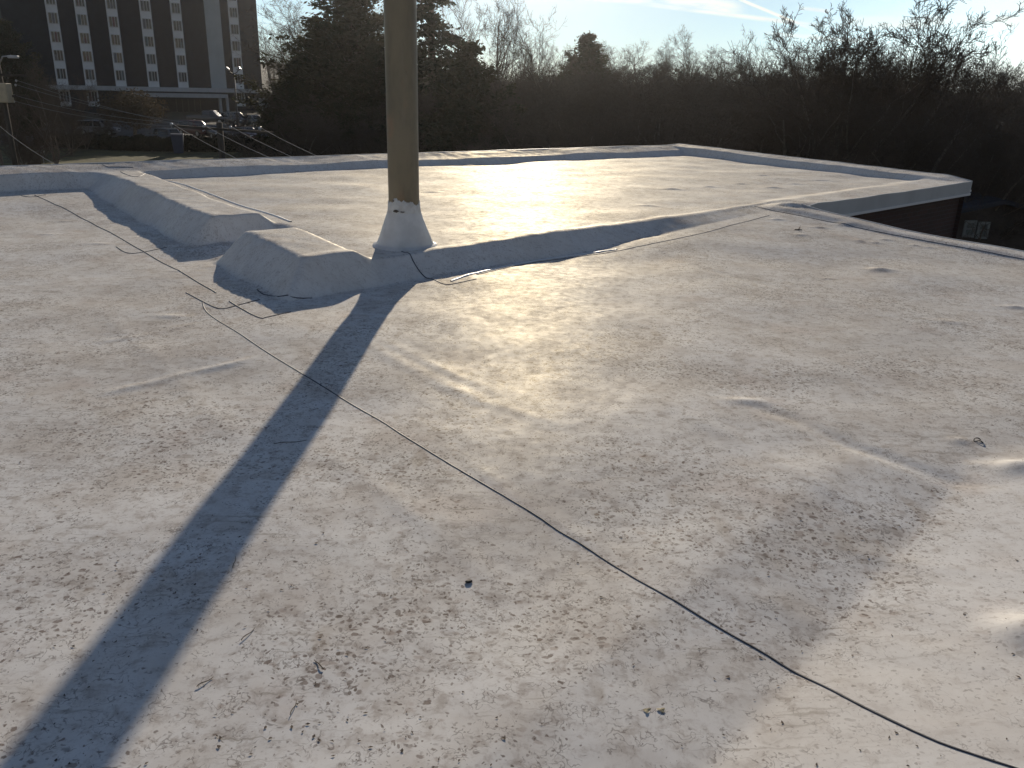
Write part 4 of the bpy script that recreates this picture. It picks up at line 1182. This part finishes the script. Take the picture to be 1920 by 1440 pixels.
    plant_at('shrub', v[5], 7.6, 190, 226, 90, 'low leafless brush in front of the pale grey car', 'shrub', wide=1.5, rz=1)
    plant_at('shrub', v[4], 7.6, 150, 232, 84, 'low leafless brush left of the pale grey car', 'shrub', wide=1.6, rz=2)
    # --- skyline rows and the dense wood
    G = 'bare trees of the dense wood'
    lab = 'bare dark tree among many in the dense wood behind the far parapet'
    tops_x = [860, 1000, 1040, 1060, 1180, 1230, 1340, 1420, 1500, 1540, 1620, 1700, 1760, 1820, 1880, 1930, 2050, 2200]
    tops_y = [70, 52, 84, 96, 84, 88, 92, 96, 92, 96, 96, 100, 108, 118, 120, 112, 110, 110]
    def sky(px): return float(np.interp(px, tops_x, tops_y))
    px = 1010
    while px < 2150:
        for Y in (92, 104):
            k = rs.choice((0, 1, 2, 3)); plant_at('bare_tree', v[k], HH[k], px + rs.uniform(-25, 25), sky(px) + rs.uniform(-12, 22), Y + rs.uniform(-5, 5), lab, 'tree', G, rs.uniform(0, 6.28), rs.uniform(1.0, 1.5))
        px += rs.uniform(24, 36)
    for Y, stepx, d0, d1 in ((80, 40, 24, 60), (69, 44, 34, 80), (60, 48, 46, 105), (52, 54, 60, 130), (45, 66, 60, 160), (39, 84, 60, 190)):
        px = 490 + rs.uniform(0, 30)
        while px < 2100:
            if px > 900 or (Y > 45 and px > 540):
                k = rs.choice((1, 3, 4, 5, 4, 5) if Y > 50 else (0, 1, 2, 3, 0, 2, 5)); base = sky(max(px, 1040)) + (25 if px < 900 else 0)
                plant_at('bare_tree', v[k], HH[k], px, base + rs.uniform(d0, d1), Y + rs.uniform(-3, 3), lab, 'tree', G, rs.uniform(0, 6.28), rs.uniform(1.3, 2.0))
            px += stepx * rs.uniform(.7, 1.3)
    for px, top, Y in ((1770, 190, 34), (1835, 215, 33), (1880, 200, 35), (1935, 185, 36), (1985, 190, 34), (1945, 240, 29), (1990, 235, 31)):
        k = rs.choice((3, 4, 5)); plant_at('bare_tree', v[k], HH[k], px, top, Y, 'low bare tree in the tangle beyond the far right roof corner', 'tree', 'low bare trees by the right roof corner', rs.uniform(0, 6.28), 1.5)
    # trees beyond the tower's right corner and left of the tower
    for px, top, Y in ((500, 55, 150), (520, 40, 158), (555, 35, 150), (585, 30, 155), (600, 50, 140), (700, 40, 150), (725, 10, 120), (-20, 60, 100), (30, 120, 95), (-40, 130, 66)):
        k = rs.choice((0, 1, 3)); plant_at('bare_tree', v[k], HH[k], px, top, Y, 'bare tree standing beside or beyond the apartment tower', 'tree', 'bare trees round the tower', rs.uniform(0, 6.28), 1.4)

    # --- undergrowth of the wood: twigs and dead leaves nobody could count
    mb = MB(); rg = random.Random(9)
    vs, fs = [], []
    for _ in range(70000):
        px = rg.uniform(500, 2100); Y = rg.uniform(36, 112)
        p = at(px, 200, Y); g = gz(p.x, p.y); hmax = 3.4 if Y < 80 else 4.5
        z = g + hmax * rg.random() ** 1.3
        d = Vector((rg.gauss(0, .6), rg.gauss(0, .6), rg.gauss(.6, .5))).normalized(); L = rg.uniform(.25, .8); wd = rg.uniform(.012, .05)
        s = d.orthogonal().normalized() * wd; c = Vector((p.x, p.y, z)); k = len(vs)
        vs += [c - s, c + s, c + d * L + s * .3, c + d * L - s * .3]; fs.append((k, k + 1, k + 2, k + 3))
    mb.add(vs, fs); o = mb.build('undergrowth', mat('dead_undergrowth', (0.06, 0.045, 0.033), .95, .4, .7)); tag(o, 'dark tangle of dead undergrowth between the trunks of the wood', 'undergrowth', kind='stuff')

    # --- hedge along the lot
    a = on_ground(72, 285, 85); b = on_ground(545, 285, 83)
    d = b - a; L = d.length; d.normalize(); nrm = Vector((-d.y, d.x, 0))
    r = empty('hedge', (a.x, a.y, 0), 0, 'long dark clipped hedge between the lawn and the parking lot', 'hedge')
    mb = MB(); n = int(L * 900)
    vs, fs = [], []
    for _ in range(n):
        s = rg.uniform(0, L); u = rg.uniform(-.6, .6); p = a + d * s + nrm * u
        hh = 1.32 + .10 * math.sin(s * 1.3) + .1 * math.sin(s * 3.7); z = gz(p.x, p.y) + hh * rg.random() ** .9
        q = Vector((rg.gauss(0, 1), rg.gauss(0, 1), rg.gauss(0, 1))).normalized(); t = q.orthogonal().normalized(); sz = rg.uniform(.07, .15)
        k = len(vs); c = Vector((p.x - a.x, p.y - a.y, z)); vs += [c - q * sz, c + t * sz * .6, c + q * sz, c - t * sz * .6]; fs.append((k, k + 1, k + 2, k + 3))
    mb.add(vs, fs); mb.build('foliage', mat('hedge_leaves', (0.022, 0.028, 0.016), .9, .4, 2, spec=.1), r)
    mb = MB()
    for k in range(int(L / 1.2)):
        p = a + d * (k * 1.2 + .5); g = gz(p.x, p.y); mb.tube([(p.x - a.x, p.y - a.y, g - .1), (p.x - a.x + rg.uniform(-.1, .1), p.y - a.y, g + .8), (p.x - a.x + rg.uniform(-.2, .2), p.y - a.y, g + 1.5)], [.03, .025, .01], 4)
    mb.build('stems', M_bark, r)


build_trees()


# ------------------------------------------------------------------ small things lying on the roof
def build_debris():
    dark = mat('dark_debris', (0.03, 0.026, 0.024), .7, .3, 40)
    twig = mat('dry_twig', (0.10, 0.075, 0.05), .9, .3, 40)
    p = surf(879, 1092); r = empty('pebble', p, .2, 'black stone chip lying left of the long roof seam', 'stone')
    mb = MB(); rs = random.Random(4); n = 10; vs = []
    for z, s in ((0, .8), (.006, 1.0), (.013, .75)):
        for k in range(n):
            t = 6.283 * k / n; q = 1 + .25 * math.sin(2 * t + 1) + rs.uniform(-.08, .08); vs.append((.0115 * s * q * math.cos(t), .007 * s * q * math.sin(t), z * .7))
    fs = [(j * n + k, j * n + (k + 1) % n, (j + 1) * n + (k + 1) % n, (j + 1) * n + k) for j in range(2) for k in range(n)] + [tuple(range(2 * n, 3 * n))]
    mb.add(vs, fs); mb.build('chip', dark, r)
    p = surf(1834, 828); r = empty('wire_scrap', p, .5, 'small dark loop of wire lying on the right side of the roof', 'scrap')
    mb = MB(); P = [(.017 * math.cos(t) * (1 + .2 * math.sin(3 * t)), 0.022 * math.sin(t), .006 + .006 * math.sin(2 * t)) for t in np.linspace(0, 6.0, 22)]
    mb.tube(P, .0028, 6); mb.build('loop', dark, r, True)

    def stick(px, L, a, label, rr=.0013, fk=False):
        p = surf(*px); r = empty('twig', p, a, label, 'twig', 'twigs lying on the roof')
        mb = MB(); P = [(-L / 2 + L * k / 6, .0022 * math.sin(k * 1.3) * L / .1, .004 + .002 * math.sin(k)) for k in range(7)]
        mb.tube(P, [rr, rr, rr * 1.1, rr, rr * .9, rr * .8, rr * .5], 5); st = mb.build('stem', twig, r, True)
        if fk:
            mb = MB(); mb.tube([P[3], (P[3][0] + .03, .035, .03)], [rr * .8, rr * .4], 5); mb.tube([P[2], (P[2][0] + .0, -.04, .02)], [rr * .8, rr * .4], 5); mb.tube([P[4], (P[4][0] + .01, .02, .05)], [rr * .8, rr * .4], 5)
            mb.build('side_shoots', twig, r, True)
    stick((440, 1055), .085, 1.75, 'short dark twig right of the pole shadow, farther of the two upright ones')
    stick((551, 1328), .060, 1.5, 'short twig near the bottom left, standing upright in the picture')
    stick((598, 1247), .055, 2.3, 'thin slanting twig with a seed head near the bottom left', .0017)
    stick((466, 1190), .07, 1.2, 'pale thin twig just right of the lower pole shadow', .0015)
    stick((385, 1280), .055, .9, 'thin pale twig right of the shadow near the lower left', .0015)
    stick((1497, 431), .10, .2, 'small branched twig near the inner roof corner', .005, True)
    stick((545, 830), .16, .35, 'long thin twig crossing the edge of the pole shadow', .0018)
    leafm = mat('yellowed_leaf', (0.42, 0.36, 0.22), .8, .3, 60)
    for px, lab in (((1240, 1332), 'pale yellow dead leaf at the bottom, right one of a pair'), ((1213, 1333), 'brownish dead leaf at the bottom, left one of a pair')):
        p = surf(*px); r = empty('dead_leaf', p, rs.uniform(0, 6), lab, 'leaf', 'dead leaves on the roof')
        mb = MB(); n = 12; vs = [(0, 0, .0042)]
        for k in range(n):
            t = 6.283 * k / n; q = .010 * (1 + .35 * math.cos(3 * t)); vs.append((q * math.cos(t) * 1.1, q * math.sin(t) * .8, .003 + .0012 * math.sin(2 * t)))
        mb.add(vs, [(0, 1 + k, 1 + (k + 1) % n) for k in range(n)]); mb.build('blade', leafm, r)
    # litter: countless crumbs of leaf and seed
    rs = np.random.RandomState(12); vs, fs = [], []
    N = 600
    px = rs.uniform(-100, 2020, N * 3); py = 460 + 1040 * rs.beta(1.3, 1.0, N * 3)
    P = [pt(float(a), float(b), 0.0) for a, b in zip(px, py)]
    X = np.array([q.x for q in P]); Y = np.array([q.y for q in P])
    dn = np.sin(1.9 * X + 1) * np.sin(2.3 * Y) + .6 * np.sin(5.1 * X + 2 * Y) + .5 * np.sin(4.3 * Y - 3 * X)
    keep = (dn + rs.uniform(-1.6, 1.6, N * 3) > .35) & (Y < 6.6)
    X, Y = X[keep][:N], Y[keep][:N]; Z = roof_z(X, Y)
    for x, y, z in zip(X, Y, Z):
        a = rs.uniform(0, 6.28); L = min(abs(rs.normal(.003, .0024)), .0065) + .0016; wd = L * rs.uniform(.2, .7); b = rs.uniform(-.5, .5) * L
        ca, sa = math.cos(a), math.sin(a); k = len(vs); cu = rs.uniform(.02, .22) * L
        for u, v_, h in ((-L, 0, cu), (0, wd + b, .0008), (L, 0, cu * .6), (0, -wd + b, .0012)):
            vs.append((x + u * ca - v_ * sa, y + u * sa + v_ * ca, z + .0015 + h))
        fs.append((k, k + 1, k + 2, k + 3))
    mb = MB(); mb.add(vs, fs); o = mb.build('leaf_litter', mat('leaf_crumbs', (0.13, 0.095, 0.07), .9, 0, 25, col2=(.06, .048, .04)))
    tag(o, 'fine dark crumbs of dead leaf and seed scattered over the white roof', 'leaf litter', kind='stuff')


build_debris()


# ------------------------------------------------------------------ added haze, stands in for lens glare
def build_glare_haze():
    mb = MB(); mb.box((0, 170, 16), (700, 440, 52))
    m = bpy.data.materials.new('glare_haze'); m.use_nodes = True; nt = m.node_tree
    nt.nodes.remove(nt.nodes['Principled BSDF'])
    v = nt.nodes.new('ShaderNodeVolumePrincipled'); v.inputs['Color'].default_value = (.95, .95, .95, 1)
    v.inputs['Density'].default_value = 0.00023; v.inputs['Anisotropy'].default_value = 0.88
    nt.links.new(v.outputs[0], nt.nodes['Material Output'].inputs['Volume'])
    tag(mb.build('haze', m), 'thin added haze standing in for lens glare', 'haze', kind='stuff')


build_glare_haze()
